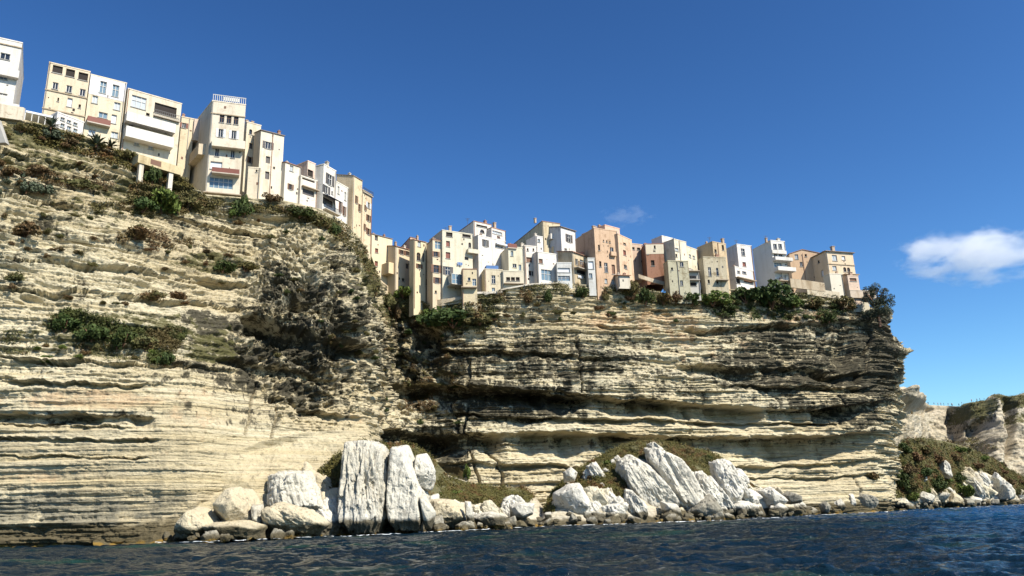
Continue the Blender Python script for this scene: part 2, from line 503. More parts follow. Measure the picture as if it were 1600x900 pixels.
    hc = fbm(x * .75, y * .75, z * .9, 4, 91); hd = fbm(x * 1.5, y * 1.5, z * 1.9, 3, 93)
    d = d - 1.5 * sstep(.0, .30, hc) * butt - .8 * sstep(.02, .25, hd) * np.maximum(butt, .25 * (1 - smooth)) + .5 * np.abs(fbm(x * 1.3, y * 1.3, z * 1.5, 3, 95)) * butt
    d = d * (1 - .2 * sstep(1340, 1400, U1)) + .8 * lay * lm * sstep(1350, 1400, U1)
    edge = sstep(0, .012, V)[:, None] * .9 + .1
    d = d * edge
    co = co + nr * d[..., None]
    # attributes
    x, y, z = co[..., 0], co[..., 1], co[..., 2]
    st = np.zeros_like(z)  # lichen, plus painted shade where blobs follow the undercuts and the gully
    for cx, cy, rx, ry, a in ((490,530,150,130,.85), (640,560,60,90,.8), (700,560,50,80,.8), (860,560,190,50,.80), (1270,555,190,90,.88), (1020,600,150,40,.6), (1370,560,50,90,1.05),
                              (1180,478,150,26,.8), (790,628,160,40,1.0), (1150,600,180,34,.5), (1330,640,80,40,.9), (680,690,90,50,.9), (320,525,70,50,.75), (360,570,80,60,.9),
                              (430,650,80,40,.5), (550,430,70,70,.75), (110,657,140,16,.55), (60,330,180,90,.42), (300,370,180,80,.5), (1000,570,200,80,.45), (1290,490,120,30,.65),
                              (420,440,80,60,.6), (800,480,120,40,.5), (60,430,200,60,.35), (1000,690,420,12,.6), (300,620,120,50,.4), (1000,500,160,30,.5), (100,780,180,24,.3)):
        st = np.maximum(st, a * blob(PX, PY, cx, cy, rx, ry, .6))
    gr = np.maximum(blob(PX, PY, 520, 500, 140, 150, .6) * .25, blob(PX, PY, 900, 560, 300, 90, .6) * .3)
    gr = np.maximum(gr, blob(PX, PY, 100, 800, 220, 30, .6) * .8)
    gr = np.maximum(gr, blob(PX, PY, 420, 330, 120, 60, .6) * .3)
    mo = np.zeros_like(z)
    for cx, cy, rx, ry, a in ((120,215,200,28,.8), (60,250,130,20,.6), (240,300,90,30,.8), (170,330,180,40,.45), (330,320,90,25,.6), (330,410,70,18,.7), (180,520,150,40,.75), (60,420,80,20,.2),
                              (570,420,25,60,.8), (620,480,40,30,.8), (720,495,70,22,.9), (650,580,60,50,.5), (1100,468,180,16,.6), (1180,480,60,20,.6), (480,350,80,30,.5), (80,260,90,10,.8), (330,540,60,35,.7)):
        mo = np.maximum(mo, a * blob(PX, PY, cx, cy, rx, ry, .6))
    wa = np.zeros_like(z)
    for cx, cy, rx, ry, a in ((130,625,160,16,.7), (90,745,160,10,.55), (1000,500,120,24,.7), (1250,495,100,14,.6), (1080,530,100,40,.45), (300,640,50,40,.5), (560,650,60,14,.4), (250,700,100,20,.3)):
        wa = np.maximum(wa, a * blob(PX, PY, cx, cy, rx, ry, .6))
    sheet = Sheet(co, PX, PY)
    # ground behind the rim and the flank that runs back from the right end
    back = []
    for q, (dy, dz) in enumerate(((3, .3), (10, .8), (40, 2), (140, 2))):
        r = co[0].copy()
        r[:, 0] += r[:, 0] / r[:, 1] * dy * .6
        r[:, 1] += dy; r[:, 2] += dz; back.append(r)
    full = np.concatenate([np.stack(back[::-1]), co], 0)
    fl = []
    for dx, dy in ((1, 12), (3, 45), (0, 140)):
        r = full[:, -1].copy(); r[:, 0] += dx; r[:, 1] += dy; fl.append(r)
    full = np.concatenate([full, np.stack(fl, 1)], 1)
    ext = lambda a: np.pad(np.pad(a, ((4, 0), (0, 0)), 'edge'), ((0, 0), (0, 3)), 'edge')
    me = mesh_np('cliff', full, grid_faces(*full.shape[:2])[:, ::-1])
    attr(me, 'stain', ext(st)); attr(me, 'grey', ext(gr)); attr(me, 'moss', ext(mo)); attr(me, 'warm', ext(wa))
    o = link('cliff', me, M['cliff']); tag(o, 'tall cream limestone sea cliff with dark shadowed beds below the houses', 'cliff', kind='structure')
    return sheet
CLIFF = build_cliff()

def slope_sheet(name, label, tx, ty, ux, yb, ytp, x0, x1, nu, nv, amp, mat, seed, gray=.3, moss=.6, beds=0.0, zb=-1.2, curve=1.6, kind='structure', back=60, attrs=None, polys=()):
    U = np.linspace(x0, x1, nu); V = np.linspace(0, 1, nv)
    top = np.interp(U, tx, ty); Yb = np.interp(U, ux, yb); Yt = np.interp(U, ux, ytp)
    _, bot = proj(np.stack([(U - 800) / F * Yb, Yb, np.full(nu, zb)], -1))
    PY = top[None] + (np.maximum(bot, top + 3) - top)[None] * V[:, None]
    PX = np.broadcast_to(U[None], PY.shape)
    Y = Yb[None] + (Yt - Yb)[None] * (1 - V[:, None]) ** curve
    co = P(PX, PY, Y); x, y, z = co[..., 0], co[..., 1], co[..., 2]
    d = amp * (fbm(x * .12, y * .12, z * .12, 5, seed) * 1.6 + .3 * fbm(x * .6, y * .6, z * .6, 3, seed + 5))
    if beds: d = d + beds * (1.4 * layer(x, y, z + 2 * fbm(x * .02, y * .02, z * .02, 2, seed), 3.0, seed, .03) + .8 * layer(x, y, z, 1.2, seed + 1, .06))
    if attrs and 'relief' in attrs: d = d + attrs['relief'](PX, PY)
    e = sstep(0, .05, V)[:, None]
    co[..., 1] -= d * e; co[..., 2] += .25 * d * e
    if name == 'headland': co[..., 2] += (1.6 * fbm(x * .12, y * 0, x * 0, 4, 71) * (1 - sstep(0, .3, V[:, None])) * sstep(1500, 1530, PX))
    sh = Sheet(co, PX, PY)
    bk = []
    for dy, dz in ((back * .1, 0), (back, -2)):
        r = co[0].copy(); r[:, 0] += r[:, 0] / r[:, 1] * dy; r[:, 1] += dy; r[:, 2] += dz; bk.append(r)
    full = np.concatenate([np.stack(bk[::-1]), co], 0)
    me = mesh_np(name, full, grid_faces(*full.shape[:2])[:, ::-1], smooth=False)
    ext = lambda a: np.pad(a, ((2, 0), (0, 0)), 'edge')
    one = np.ones_like(z)
    attr(me, 'stain', ext(one * .15 if not attrs else attrs['stain'](PX, PY))); attr(me, 'grey', ext(one * gray)); attr(me, 'moss', ext(np.clip(sum(poly_in(PX, PY, q) for q in polys), 0, 1) * 2.0 if polys else (one * moss if not attrs else attrs['moss'](PX, PY)))); attr(me, 'warm', ext(one * .1))
    tag(link(name, me, mat), label, kind=kind)
    return sh
# far headland with the saddle
def far_relief(px, py):
    r = -7 * blob(px, py, 1493, 668, 12, 40, .4) - 5 * blob(px, py, 1571, 660, 12, 50, .4) + 6 * blob(px, py, 1548, 690, 16, 60, .5)
    r = r + 5 * blob(px, py, 1520, 640, 24, 24, .4) - 4 * blob(px, py, 1530, 676, 20, 14, .4) + 4 * blob(px, py, 1425, 622, 22, 12, .3) - 4 * blob(px, py, 1430, 640, 24, 6, .4)
    return r * 1.6 + 5 * np.abs(fbm(px * .035, py * .02, px * 0, 4, 17)) * (px > 1480)
HEAD = slope_sheet('headland', 'distant pale headland joined to the cliff by a low saddle',
    [1380,1400,1412,1420,1431,1447,1452,1500,1506,1539,1544,1562,1577,1600,1700], [596,606,604,607,616,629,633,635,631,626,621,617,620,613,596],
    [1380,1420,1450,1480,1500,1545,1600,1700], [268,285,400,405,400,394,396,402], [285,300,478,482,476,468,464,470],
    1380, 1700, 420, 220, 3.0, M['far'], 311, gray=.5, beds=1.3, zb=-2, curve=.8, back=120,
    attrs=dict(relief=far_relief, stain=lambda a, b: .7 * np.maximum(blob(a, b, 1515, 655, 30, 26, .5) * .7, blob(a, b, 1588, 640, 40, 8, .5) * .6) + .15,
               moss=lambda a, b: np.maximum(np.maximum(blob(a, b, 1518, 645, 26, 18, .5), blob(a, b, 1585, 628, 46, 12, .4) * .9), blob(a, b, 1590, 655, 20, 10, .5) * .7)))
# fallen-rock slopes at the foot
M['slope'] = rock_mat('broken_limestone_slope', (.66, .61, .50), (.56, .49, .36), (.12, .105, .08), foot=.3)
M1 = slope_sheet('rubble_slope', 'low slope of earth and fallen rock behind the tall white slabs',
    [395,430,470,490,520,545,560,650,672,700,740,780,820,838,856], [812,778,762,746,714,698,692,697,712,742,756,762,762,778,802],
    [395,500,560,640,700,800,856], [109,113,116,122,128,135,138], [112,119,123,136,150,158,160],
    395, 858, 420, 170, 1.6, M['slope'], 21, back=12, polys=[[(488,750),(520,712),(534,705),(530,770),(500,790),(486,775)], [(556,685),(650,690),(676,708),(700,744),(740,756),(822,750),(836,776),(806,800),(770,792),(735,786),(690,780),(640,768),(600,715)]])
M0 = slope_sheet('scree_slope', 'smooth pale cream slope of fallen limestone fanning down to the shore boulders',
    [150,190,230,290,350,410,470,530,575,600], [842,815,792,745,712,688,676,672,676,720],
    [150,250,400,480,560,600], [101.8,103,107.5,112.5,117.5,122], [105.4,107.6,116,121,126.5,130],
    150, 600, 520, 220, 1.25, M['cliff'], 61, back=6, curve=1.1, gray=.1, moss=0.0, beds=.5, attrs=dict(relief=lambda px, py: 1.6 * fbm((px + py * 1.1) * .016, (px * .25 - py * .3) * .02, px * 0, 4, 19), stain=lambda px, py: 0 * px, moss=lambda px, py: 0 * px))
M2 = slope_sheet('rubble_slope', 'grassy mound of fallen white rock against the foot of the cliff',
    [842,852,862,880,905,930,965,1000,1020,1050,1090,1120,1145,1165,1190,1215,1240,1270], [806,788,768,748,732,716,698,689,687,692,701,712,732,748,762,777,792,804],
    [842,1000,1100,1200,1270], [137,141,152,175,186], [150,166,176,188,192],
    842, 1272, 420, 190, 1.8, M['slope'], 31, back=12, polys=[[(850,800),(864,762),(905,726),(965,692),(1000,680),(1050,684),(1090,698),(1120,704),(1146,730),(1160,744),(1205,776),(1186,782),(1150,752),(1130,772),(1110,755),(1080,735),(1060,716),(1030,706),(1012,716),(985,712),(972,722),(980,756),(975,780),(940,770),(925,764),(900,758),(872,772),(866,800)]])
M3 = slope_sheet('rubble_slope', 'scrub covered slope running down to the sea beyond the cliff end',
    [1376,1392,1400,1412,1440,1470,1510,1550,1600,1660], [797,748,706,686,684,688,698,716,746,775],
    [1376,1450,1520,1600,1660], [222,245,280,315,330], [236,266,305,335,345],
    1376, 1660, 340, 150, 2.4, M['slope'], 41, back=30, polys=[[(1385,770),(1390,745),(1396,700),(1412,680),(1440,680),(1500,690),(1560,710),(1660,765),(1660,785),(1600,780),(1562,748),(1530,736),(1512,740),(1506,770),(1480,772),(1440,772),(1400,778)]])

# ---------------------------------------------------------------- sea
def build_sea():
    ys = np.concatenate([np.arange(18, 120, .17), np.geomspace(120, 420, 420), np.geomspace(430, 9000, 50)])
    NV = len(ys); NU = 760
    a_ = np.linspace(-.95, .95, NU)
    x = a_[None] * ys[:, None]; y = np.broadcast_to(ys[:, None], x.shape)
    co = np.stack([x, y, x * 0], -1)
    def w(ang, sc, s, st=.5):
        c, q = math.cos(ang), math.sin(ang)
        t = vn((x * c + y * q) * sc, (-x * q + y * c) * sc * st, x * 0 + s, s)
        return .5 - np.abs(t) * 2.4            # peaked crests
    h = .16 * w(1.25, .13, 3) + .22 * w(1.5, .34, 5) + .15 * w(1.05, .62, 7) + .10 * w(1.8, 1.1, 11) + .05 * w(1.4, 2.1, 13)
    co[..., 2] = h * 1.55 - .2
    me = mesh_np('sea', co, grid_faces(NV, NU)[:, ::-1], smooth=True)
    m, nt, b = newmat('sea_water'); n = N(nt)
    sx = n.new('ShaderNodeSeparateXYZ'); n.coord(); nt.links.new(n.g, sx.inputs[0])
    k = n.math('ADD', sx.outputs[0], n.math('MULTIPLY', n.noise((.03, .06, .03), 3), 50))
    col = n.mix(n.ramp(k, 55, 110), (.003, .011, .019), (.003, .034, .092))
    sh = n.noise((.035, .09, .03), 3)
    col = n.mix(n.ramp(sh, .52, .68, 0, .8), col, (.010, .034, .026))
    nt.links.new(col, b.inputs['Base Color'])
    b.inputs['Roughness'].default_value = .07
    b.inputs['IOR'].default_value = 1.33
    b.inputs['Specular IOR Level'].default_value = .13
    w1 = n.noise((.7, 1.5, 1), 5, .62, .4); w2 = n.noise((3.2, 6.0, 1), 4, .6)
    nb = n.bump(w1, 1.0, .5); nb = n.bump(w2, 1.0, .10, nb)
    nt.links.new(nb, b.inputs['Normal'])
    tag(link('sea', me, m), 'dark rippled blue green sea at the foot of the cliff', kind='structure')
    # sea floor sheet so that the sea reaches the horizon all round
    mb = MB(); mb.poly([(-9000, -3000, -3), (9000, -3000, -3), (9000, 9000, -3), (-9000, 9000, -3)])
    tag(mb.build('seabed', flat('seabed_sand', (.03, .05, .05))), kind='structure')
build_sea()
# ---------------------------------------------------------------- houses
def rim_depth(px):
    r = CLIFF.co[0]; x, _ = proj(r); k = np.argsort(x)
    return float(np.interp(px, x[k], r[k, 1]))
class Frame:
    """a house's own axes: x along the front, y back into the house, z up"""
    def __init__(s, o, psi): s.o = np.array(o, float); s.psi = psi; c, q = math.cos(psi), math.sin(psi); s.ex = np.array([c, q, 0]); s.ey = np.array([-q, c, 0])
    def on_front(s, px, py, y=0.0):
        d = ray(px, py); c = np.array([0, 0, CAM_Z]); p0 = s.o + s.ey * y
        t = np.dot(p0 - c, s.ey) / np.dot(d, s.ey); p = c + d * t - s.o
        return float(np.dot(p, s.ex)), float(p[2])
    def on_side(s, px, py, x=0.0):
        d = ray(px, py); c = np.array([0, 0, CAM_Z]); p0 = s.o + s.ex * x
        t = np.dot(p0 - c, s.ex) / np.dot(d, s.ex); p = c + d * t - s.o
        return float(np.dot(p, s.ey)), float(p[2])
def wall_with_holes(mb, w, h, holes, at, depth=.28, m=0):
    """front sheet of a wall with its openings cut out and their reveals; at(x, z, d) places a point, d metres behind the face"""
    xs = sorted({0.0, w} | {v for a in holes for v in a[:2]}); zs = sorted({0.0, h} | {v for a in holes for v in a[2:4]})
    for i in range(len(xs) - 1):
        for j in range(len(zs) - 1):
            cx, cz = (xs[i] + xs[i + 1]) / 2, (zs[j] + zs[j + 1]) / 2
            if any(a[0] < cx < a[1] and a[2] < cz < a[3] for a in holes): continue
            mb.poly([at(xs[i], zs[j], 0), at(xs[i + 1], zs[j], 0), at(xs[i + 1], zs[j + 1], 0), at(xs[i], zs[j + 1], 0)], m)
    for a in holes:
        x0, x1, z0, z1 = a[:4]; dd = depth
        mb.poly([at(x0, z0, 0), at(x0, z0, dd), at(x1, z0, dd), at(x1, z0, 0)][::-1], m)
        mb.poly([at(x0, z1, 0), at(x0, z1, dd), at(x1, z1, dd), at(x1, z1, 0)], m)
        mb.poly([at(x0, z0, 0), at(x0, z0, dd), at(x0, z1, dd), at(x0, z1, 0)], m)
        mb.poly([at(x1, z0, 0), at(x1, z0, dd), at(x1, z1, dd), at(x1, z1, 0)][::-1], m)
def fan_arch(mb, x0, x1, z1, at, m=0):
    """fills the upper corners of an opening so that its head is round"""
    r = (x1 - x0) / 2; cx = (x0 + x1) / 2; zc = z1 - r; k = 6
    for sgn in (-1, 1):
        pts = [at(cx + sgn * r, z1, .01)]
        for q in range(k + 1):
            a = math.pi / 2 * q / k
            pts.append(at(cx + sgn * r * math.cos(a), zc + r * math.sin(a), .01))
        for q in range(1, k + 1):
            t = [pts[0], pts[q], pts[q + 1]]
            mb.poly(t if sgn < 0 else t[::-1], m)
PANE = dict(d='glass', s='glass', n='glass', l='curtain', w='glass', r='glass', b='bglass', a='glass', o='dark', c='sh_white', g='sh_dark', h='sh_red', x='dark', t='sh_brown', v='bglass')
SHUT = dict(s='sh_dark', w='sh_white', n='sh_brown', r='sh_red')
def window(parent, at, x0, x1, z0, z1, k):
    """one window: pane (the object itself), frame, and for some kinds a pair of open shutters and a sill"""
    w = x1 - x0; h = z1 - z0
    mb = MB(); mb.poly([at(x0, z0, .26), at(x1, z0, .26), at(x1, z1, .26), at(x0, z1, .26)])
    p = mb.build('window' if k not in 'ox' else 'opening', M[PANE[k]], parent)
    def bx(mb, a, b, c, d, f, g):
        v = [at(xx, zz, yy) for yy in (f, g) for (xx, zz) in ((a, c), (b, c), (b, d), (a, d))]
        n = len(mb.v); mb.v += [tuple(q) for q in v]
        for q in ((0, 1, 2, 3), (4, 7, 6, 5), (0, 4, 5, 1), (1, 5, 6, 2), (2, 6, 7, 3), (3, 7, 4, 0)): mb.f.append(tuple(n + i for i in q)); mb.m.append(0)
    if k not in 'oxcght':
        fr = MB(); t = min(.09, w * .1)
        bx(fr, x0, x0 + t, z0, z1, .16, .25); bx(fr, x1 - t, x1, z0, z1, .16, .25)
        bx(fr, x0 + t, x1 - t, z0, z0 + t, .16, .25); bx(fr, x0 + t, x1 - t, z1 - t, z1, .16, .25)
        nm = max(1, int(round(w / .9)) - 1) if k in 'lbv' else (1 if w > .7 else 0)
        for q in range(nm):
            xc = x0 + w * (q + 1) / (nm + 1); bx(fr, xc - t * .5, xc + t * .5, z0 + t, z1 - t, .17, .245)
        if h > 1.9 or k == 'v': bx(fr, x0 + t, x1 - t, z0 + h * .6, z0 + h * .6 + t, .165, .235)
        fr.build('frame', M['frame_b' if k in 'na' else 'frame_w'], p)
    if k in SHUT:
        for a, b in ((x0 - w * .5, x0 - .03), (x1 + .03, x1 + w * .5)):
            s = MB(); bx(s, a, b, z0, z1, -.07, -.02)
            for q in range(3):
                zz = z0 + h * (q + .5) / 3; bx(s, a + .05, b - .05, zz - .05, zz + .05, -.09, -.07)
            s.build('shutter', M[SHUT[k]], parent)
    if k not in 'vg' and h > .5:
        s = MB(); bx(s, x0 - .1, x1 + .1, z0 - .12, z0 - .002, -.12, .1); s.build('window_sill', M['concrete'], parent)
HOUSES = {}
def house(label, A, B, base, col, wins=(), xs=None, depth=8.0, Y=None, roof='flat', stain=.35, hback=None, side=(), bal=(), psi=None, name='house', col2=None, split=None, cat='house', drop=3.0, eave=.25, chim=(), maxpsi=65, pitch=.0, ledge_y=(), gable=None, rooftile='tile', dY=0.0, parent_group=None, roofcol=None):
    Ya = (rim_depth(A[0]) + 1.2 if Y is None else Y) + dY
    a = P(A[0], A[1], Ya)
    if psi is None:
        b = Pz(B[0], B[1], a[2]); psi = math.atan2(b[1] - a[1], b[0] - a[0]); psi = max(R(-20), min(R(maxpsi), psi))
    else: psi = R(psi)
    base_p = P(A[0], base, Ya)
    o = np.array([a[0], a[1], base_p[2] - drop]); H = a[2] - o[2]
    fr = Frame(o, psi)
    W, _ = fr.on_front(B[0], B[1]); W = max(W, 1.2)
    skew = 0.0
    if xs is not None:
        dd, _ = fr.on_side(xs, A[1])
        if 1.5 < dd < 22: depth = dd
        else:
            xx, _ = fr.on_front(xs, A[1], depth); skew = max(-1.2, min(1.5, -xx / depth))
    root = empty(name, o, psi); tag(root, label, cat, parent_group or 'old houses along the cliff edge')
    HOUSES[label] = (root, fr, W, H, depth)
    wm = wallmat(col, stain)
    hl = []
    for (cx, cy, w, h, k) in wins:
        x0, z0 = fr.on_front(cx - w / 2, cy + h / 2); x1, _ = fr.on_front(cx + w / 2, cy); _, z1 = fr.on_front(cx - w / 2, cy - h / 2)
        cxx, czz = fr.on_front(cx, cy); hw = (x1 - x0) / 2; hh = abs(z1 - z0) / 2
        x0, x1, z0, z1 = cxx - hw, cxx + hw, czz - hh, czz + hh
        x0 = max(.08, x0); x1 = min(W - .08, x1); z0 = max(.1, z0); z1 = min(H - .12, z1)
        if x1 - x0 < .2 or z1 - z0 < .2: continue
        if any(x0 < q[1] and x1 > q[0] and z0 < q[3] and z1 > q[2] for q in hl): continue
        hl.append((x0, x1, z0, z1, k))
    sl = []
    for (cx, cy, w, h, k) in side:
        y0, _ = fr.on_side(cx + w / 2, cy); y1, _ = fr.on_side(cx - w / 2, cy); cyy, czz = fr.on_side(cx, cy); _, z1 = fr.on_side(cx, cy - h / 2)
        hh = abs(z1 - czz); y0, y1 = max(.1, y0), min(depth - .1, y1); z0, z1 = max(.1, czz - hh), min(H - .3, czz + hh)
        if y1 - y0 < .2 or z1 - z0 < .2: continue
        sl.append((y0, y1, z0, z1, k))
    front = lambda x, z, d: (x, d, z)
    left = lambda u, z, d: (d, depth - u, z)
    hb = H if hback is None else H + hback
    mb = MB()
    wall_with_holes(mb, W, H, hl, front)
    for q in hl:
        if q[4] == 'a': fan_arch(mb, q[0], q[1], q[3], front)
    sh = [(depth - q[1], depth - q[0], q[2], q[3], q[4]) for q in sl]
    wall_with_holes(mb, depth, min(H, hb), sh, left)
    if gable:            # front gable: ridge runs back, height above the eaves
        gx, gh = gable
        mb.poly([(0, 0, H), (W, 0, H), (W * gx, 0, H + gh)]); mb.poly([(0, depth, H), (W * gx, depth, H + gh), (W, depth, H)])
    if hb != H:
        if hb < H: mb.poly([(0, 0, hb), (0, 0, H), (0, depth, hb)]); mb.poly([(W, 0, hb), (W, depth, hb), (W, 0, H)])
        else: mb.poly([(0, 0, H), (0, depth, hb), (0, depth, H)]); mb.poly([(W, 0, H), (W, depth, H), (W, depth, hb)])
    mb.poly([(W, 0, 0), (W, depth, 0), (W, depth, min(H, hb)), (W, 0, min(H, hb))])
    mb.poly([(W, depth, 0), (0, depth, 0), (0, depth, hb), (W, depth, hb)])
    mats = wm
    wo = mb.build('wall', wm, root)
    if split is not None:    # upper wall in real other paint, on the brown house painted sunlight: a render coat 3 cm proud
        _, zs = fr.on_front(A[0], split)
        hs2 = [(q[0], q[1], q[2] - zs, q[3] - zs) for q in hl if q[2] > zs + .05]
        m2 = MB(); wall_with_holes(m2, W, H - zs, hs2, lambda x, z, d: (x, -.03 + d * .1, z + zs)); m2.build('upper_tone', wallmat(col2, .15), root)
    for q in hl: window(root, front, *q)
    for q in sh: window(root, left, *q)
    # roof
    e = eave
    rb = MB()
    if gable:
        gx, gh = gable
        for (x0, z0, x1, z1) in ((-e, H - e * .4, W * gx, H + gh), (W * gx, H + gh, W + e, H - e * .4)):
            v = [(x0, -e, z0 + .02), (x1, -e, z1 + .02), (x1, depth + e, z1 + .02), (x0, depth + e, z0 + .02)]
            n = len(rb.v); rb.v += v + [(a_, b_, c_ + .18) for a_, b_, c_ in v]
            for q in ((0, 3, 2, 1), (4, 5, 6, 7), (0, 1, 5, 4), (1, 2, 6, 5), (2, 3, 7, 6), (3, 0, 4, 7)): rb.f.append(tuple(n + i for i in q)); rb.m.append(0)
        rb.build('roof', M[rooftile], root)
    elif roof == 'flat':
        t = .22
        v = [(-.06, -.06, H + .01), (W + .06, -.06, H + .01), (W + .06, depth + .05, hb + .01), (-.06, depth + .05, hb + .01)]
        rb.v += v + [(a_, b_, c_ + t) for a_, b_, c_ in v]
        for q in ((0, 3, 2, 1), (4, 5, 6, 7), (0, 1, 5, 4), (1, 2, 6, 5), (2, 3, 7, 6), (3, 0, 4, 7)): rb.f.append(q); rb.m.append(0)
        rb.build('roof', wallmat(tuple(min(.8, x * 1.08) for x in col), stain) if roofcol is None else M[roofcol], root)
    elif roof == 'tile':
        rise = depth * .28
        v = [(-e, -e * 1.4, H + .02), (W + e, -e * 1.4, H + .02), (W + e, depth + e, max(hb, H) + .02 + (rise if hb >= H else 0)), (-e, depth + e, max(hb, H) + .02 + (rise if hb >= H else 0))]
        if hb < H:
            v = [(-e, -e, H + .02), (W + e, -e, H + .02), (W + e, depth + e, hb + .02), (-e, depth + e, hb + .02)]
        else:
            mb2 = MB()
        rb.v += v + [(a_, b_, c_ + .16) for a_, b_, c_ in v]
        for q in ((0, 3, 2, 1), (4, 5, 6, 7), (0, 1, 5, 4), (1, 2, 6, 5), (2, 3, 7, 6), (3, 0, 4, 7)): rb.f.append(q); rb.m.append(0)
        rb.build('roof', M[rooftile], root)
        if hb >= H:
            g = MB()
            for xx in (0, W): g.poly([(xx, 0, H), (xx, depth, H), (xx, depth, H + rise)])
            g.poly([(0, depth, H), (W, depth, H), (W, depth, H + rise), (0, depth, H + rise)])
            g.build('gable', wm, root)
    elif roof == 'hip':
        rise = min(W, depth) * .22
        c1, c2 = (W * .35, depth * .5, H + rise), (W * .65, depth * .5, H + rise)
        k = [(-e, -e, H), (W + e, -e, H), (W + e, depth + e, H), (-e, depth + e, H)]
        rb.poly([k[0], k[1], c2, c1]); rb.poly([k[1], k[2], c2]); rb.poly([k[2], k[3], c1, c2]); rb.poly([k[3], k[0], c1]); rb.poly(k[::-1])
        rb.box(-e, W + e, -e, depth + e, H - .16, H - .004)
        rb.build('roof', M[rooftile], root)
    for yy in ledge_y:
        _, zz = fr.on_front(A[0], yy); s = MB(); s.box(-.1, W + .1, -.16, -.002, zz - .1, zz + .1); s.build('cornice', wallmat((.45, .38, .28), .5), root)
    for (px, py0, w) in chim:
        x, _ = fr.on_front(px, A[1]); cw = w / F * Ya / 2; _, zt = fr.on_front(px, py0); zt = max(zt, H + .7)
        s = MB(); s.box(x - cw, x + cw, .8, .8 + cw * 2, H - .3, zt); s.box(x - cw * 1.3, x + cw * 1.3, .8 - cw * .3, .8 + cw * 2.3, zt, zt + .15)
        s.build('chimney', wallmat((.5, .40, .32), .5), root)
    for q in bal:
        x0p, x1p, yt, yb, kind = q[:5]; pr = q[5] if len(q) > 5 else 1.2
        x0, zb = fr.on_front(x0p, yb); x1, _ = fr.on_front(x1p, yb); _, zt = fr.on_front(x0p, yt)
        x0 = max(-.3, x0); balcony(root, x0, x1, zb, zt, kind, pr, col)
    # weathering that every old front carries: gutters, downpipes, vents, meter boxes
    rr = random.Random(int(A[0] * 7 + A[1]))
    def free(x, z, m=.25): return not any(q[0] - m < x < q[1] + m and q[2] - m < z < q[3] + m for q in hl)
    if cat == 'house' and W > 2.2:
        gz = H - .12
        if rr.random() < .75:
            for _ in range(8):
                x = rr.choice([.18, W - .18, W * rr.uniform(.25, .75)])
                if all(not (q[0] - .15 < x < q[1] + .15) for q in hl):
                    s = MB(); s.bar((x, -.09, drop * .6), (x, -.09, gz), .055); s.bar((x, -.09, gz), (x, -.3, gz + .06), .05); s.build('downpipe', M[rr.choice(['metal', 'concrete', 'tile'])], root); break
        vents = MB(); nv = 0
        for _ in range(14):
            x = rr.uniform(.4, W - .6); z = rr.uniform(drop + 1, H - .8); w_ = rr.choice([.18, .28, .4]); h_ = rr.choice([.2, .3, .55])
            if free(x, z, .6) and nv < int(W * (H - drop) / 22) + 1 and not any(z0_ - .5 < z < z1_ + .5 and x0_ - .5 < x < x1_ + .5 for x0_, x1_, z0_, z1_ in [(fr.on_front(b_[0], b_[3])[0], fr.on_front(b_[1], b_[3])[0], fr.on_front(b_[0], b_[3])[1], fr.on_front(b_[0], b_[2])[1]) for b_ in bal]):
                s = MB(); s.box(x, x + w_, -.03, -.002, z, z + h_); s.build('vent', M[rr.choice(['dark', 'sh_brown', 'dark', 'sh_dark'])], root); nv += 1
        for _ in range(rr.choice([0, 1, 1, 2])):
            x = rr.uniform(.1, .85) * W; y = rr.uniform(.1, .5) * depth; cw = rr.uniform(.22, .4); hh = rr.uniform(.7, 1.5)
            s = MB(); s.box(x - cw, x + cw, y - cw, y + cw, H - .3, H + hh); s.box(x - cw * 1.25, x + cw * 1.25, y - cw * 1.25, y + cw * 1.25, H + hh, H + hh + .12); s.box(x - .1, x + .1, y - .1, y + .1, H + hh + .121, H + hh + .4)
            s.build('chimney', wallmat(rr.choice([(.50,.38,.30), (.60,.56,.50), (.42,.26,.20)]), .6), root)
    if skew: shear(root, skew)
    return root, fr, W, H, depth
def shear(root, k):
    """the plan of an old house is rarely square: its flanks run back at a slant"""
    for o in root.children_recursive:
        n = len(o.data.vertices); v = np.empty(n * 3, np.float32); o.data.vertices.foreach_get('co', v); v = v.reshape(-1, 3)
        v[:, 0] -= k * np.maximum(v[:, 1], 0); o.data.vertices.foreach_set('co', v.ravel()); o.data.update()
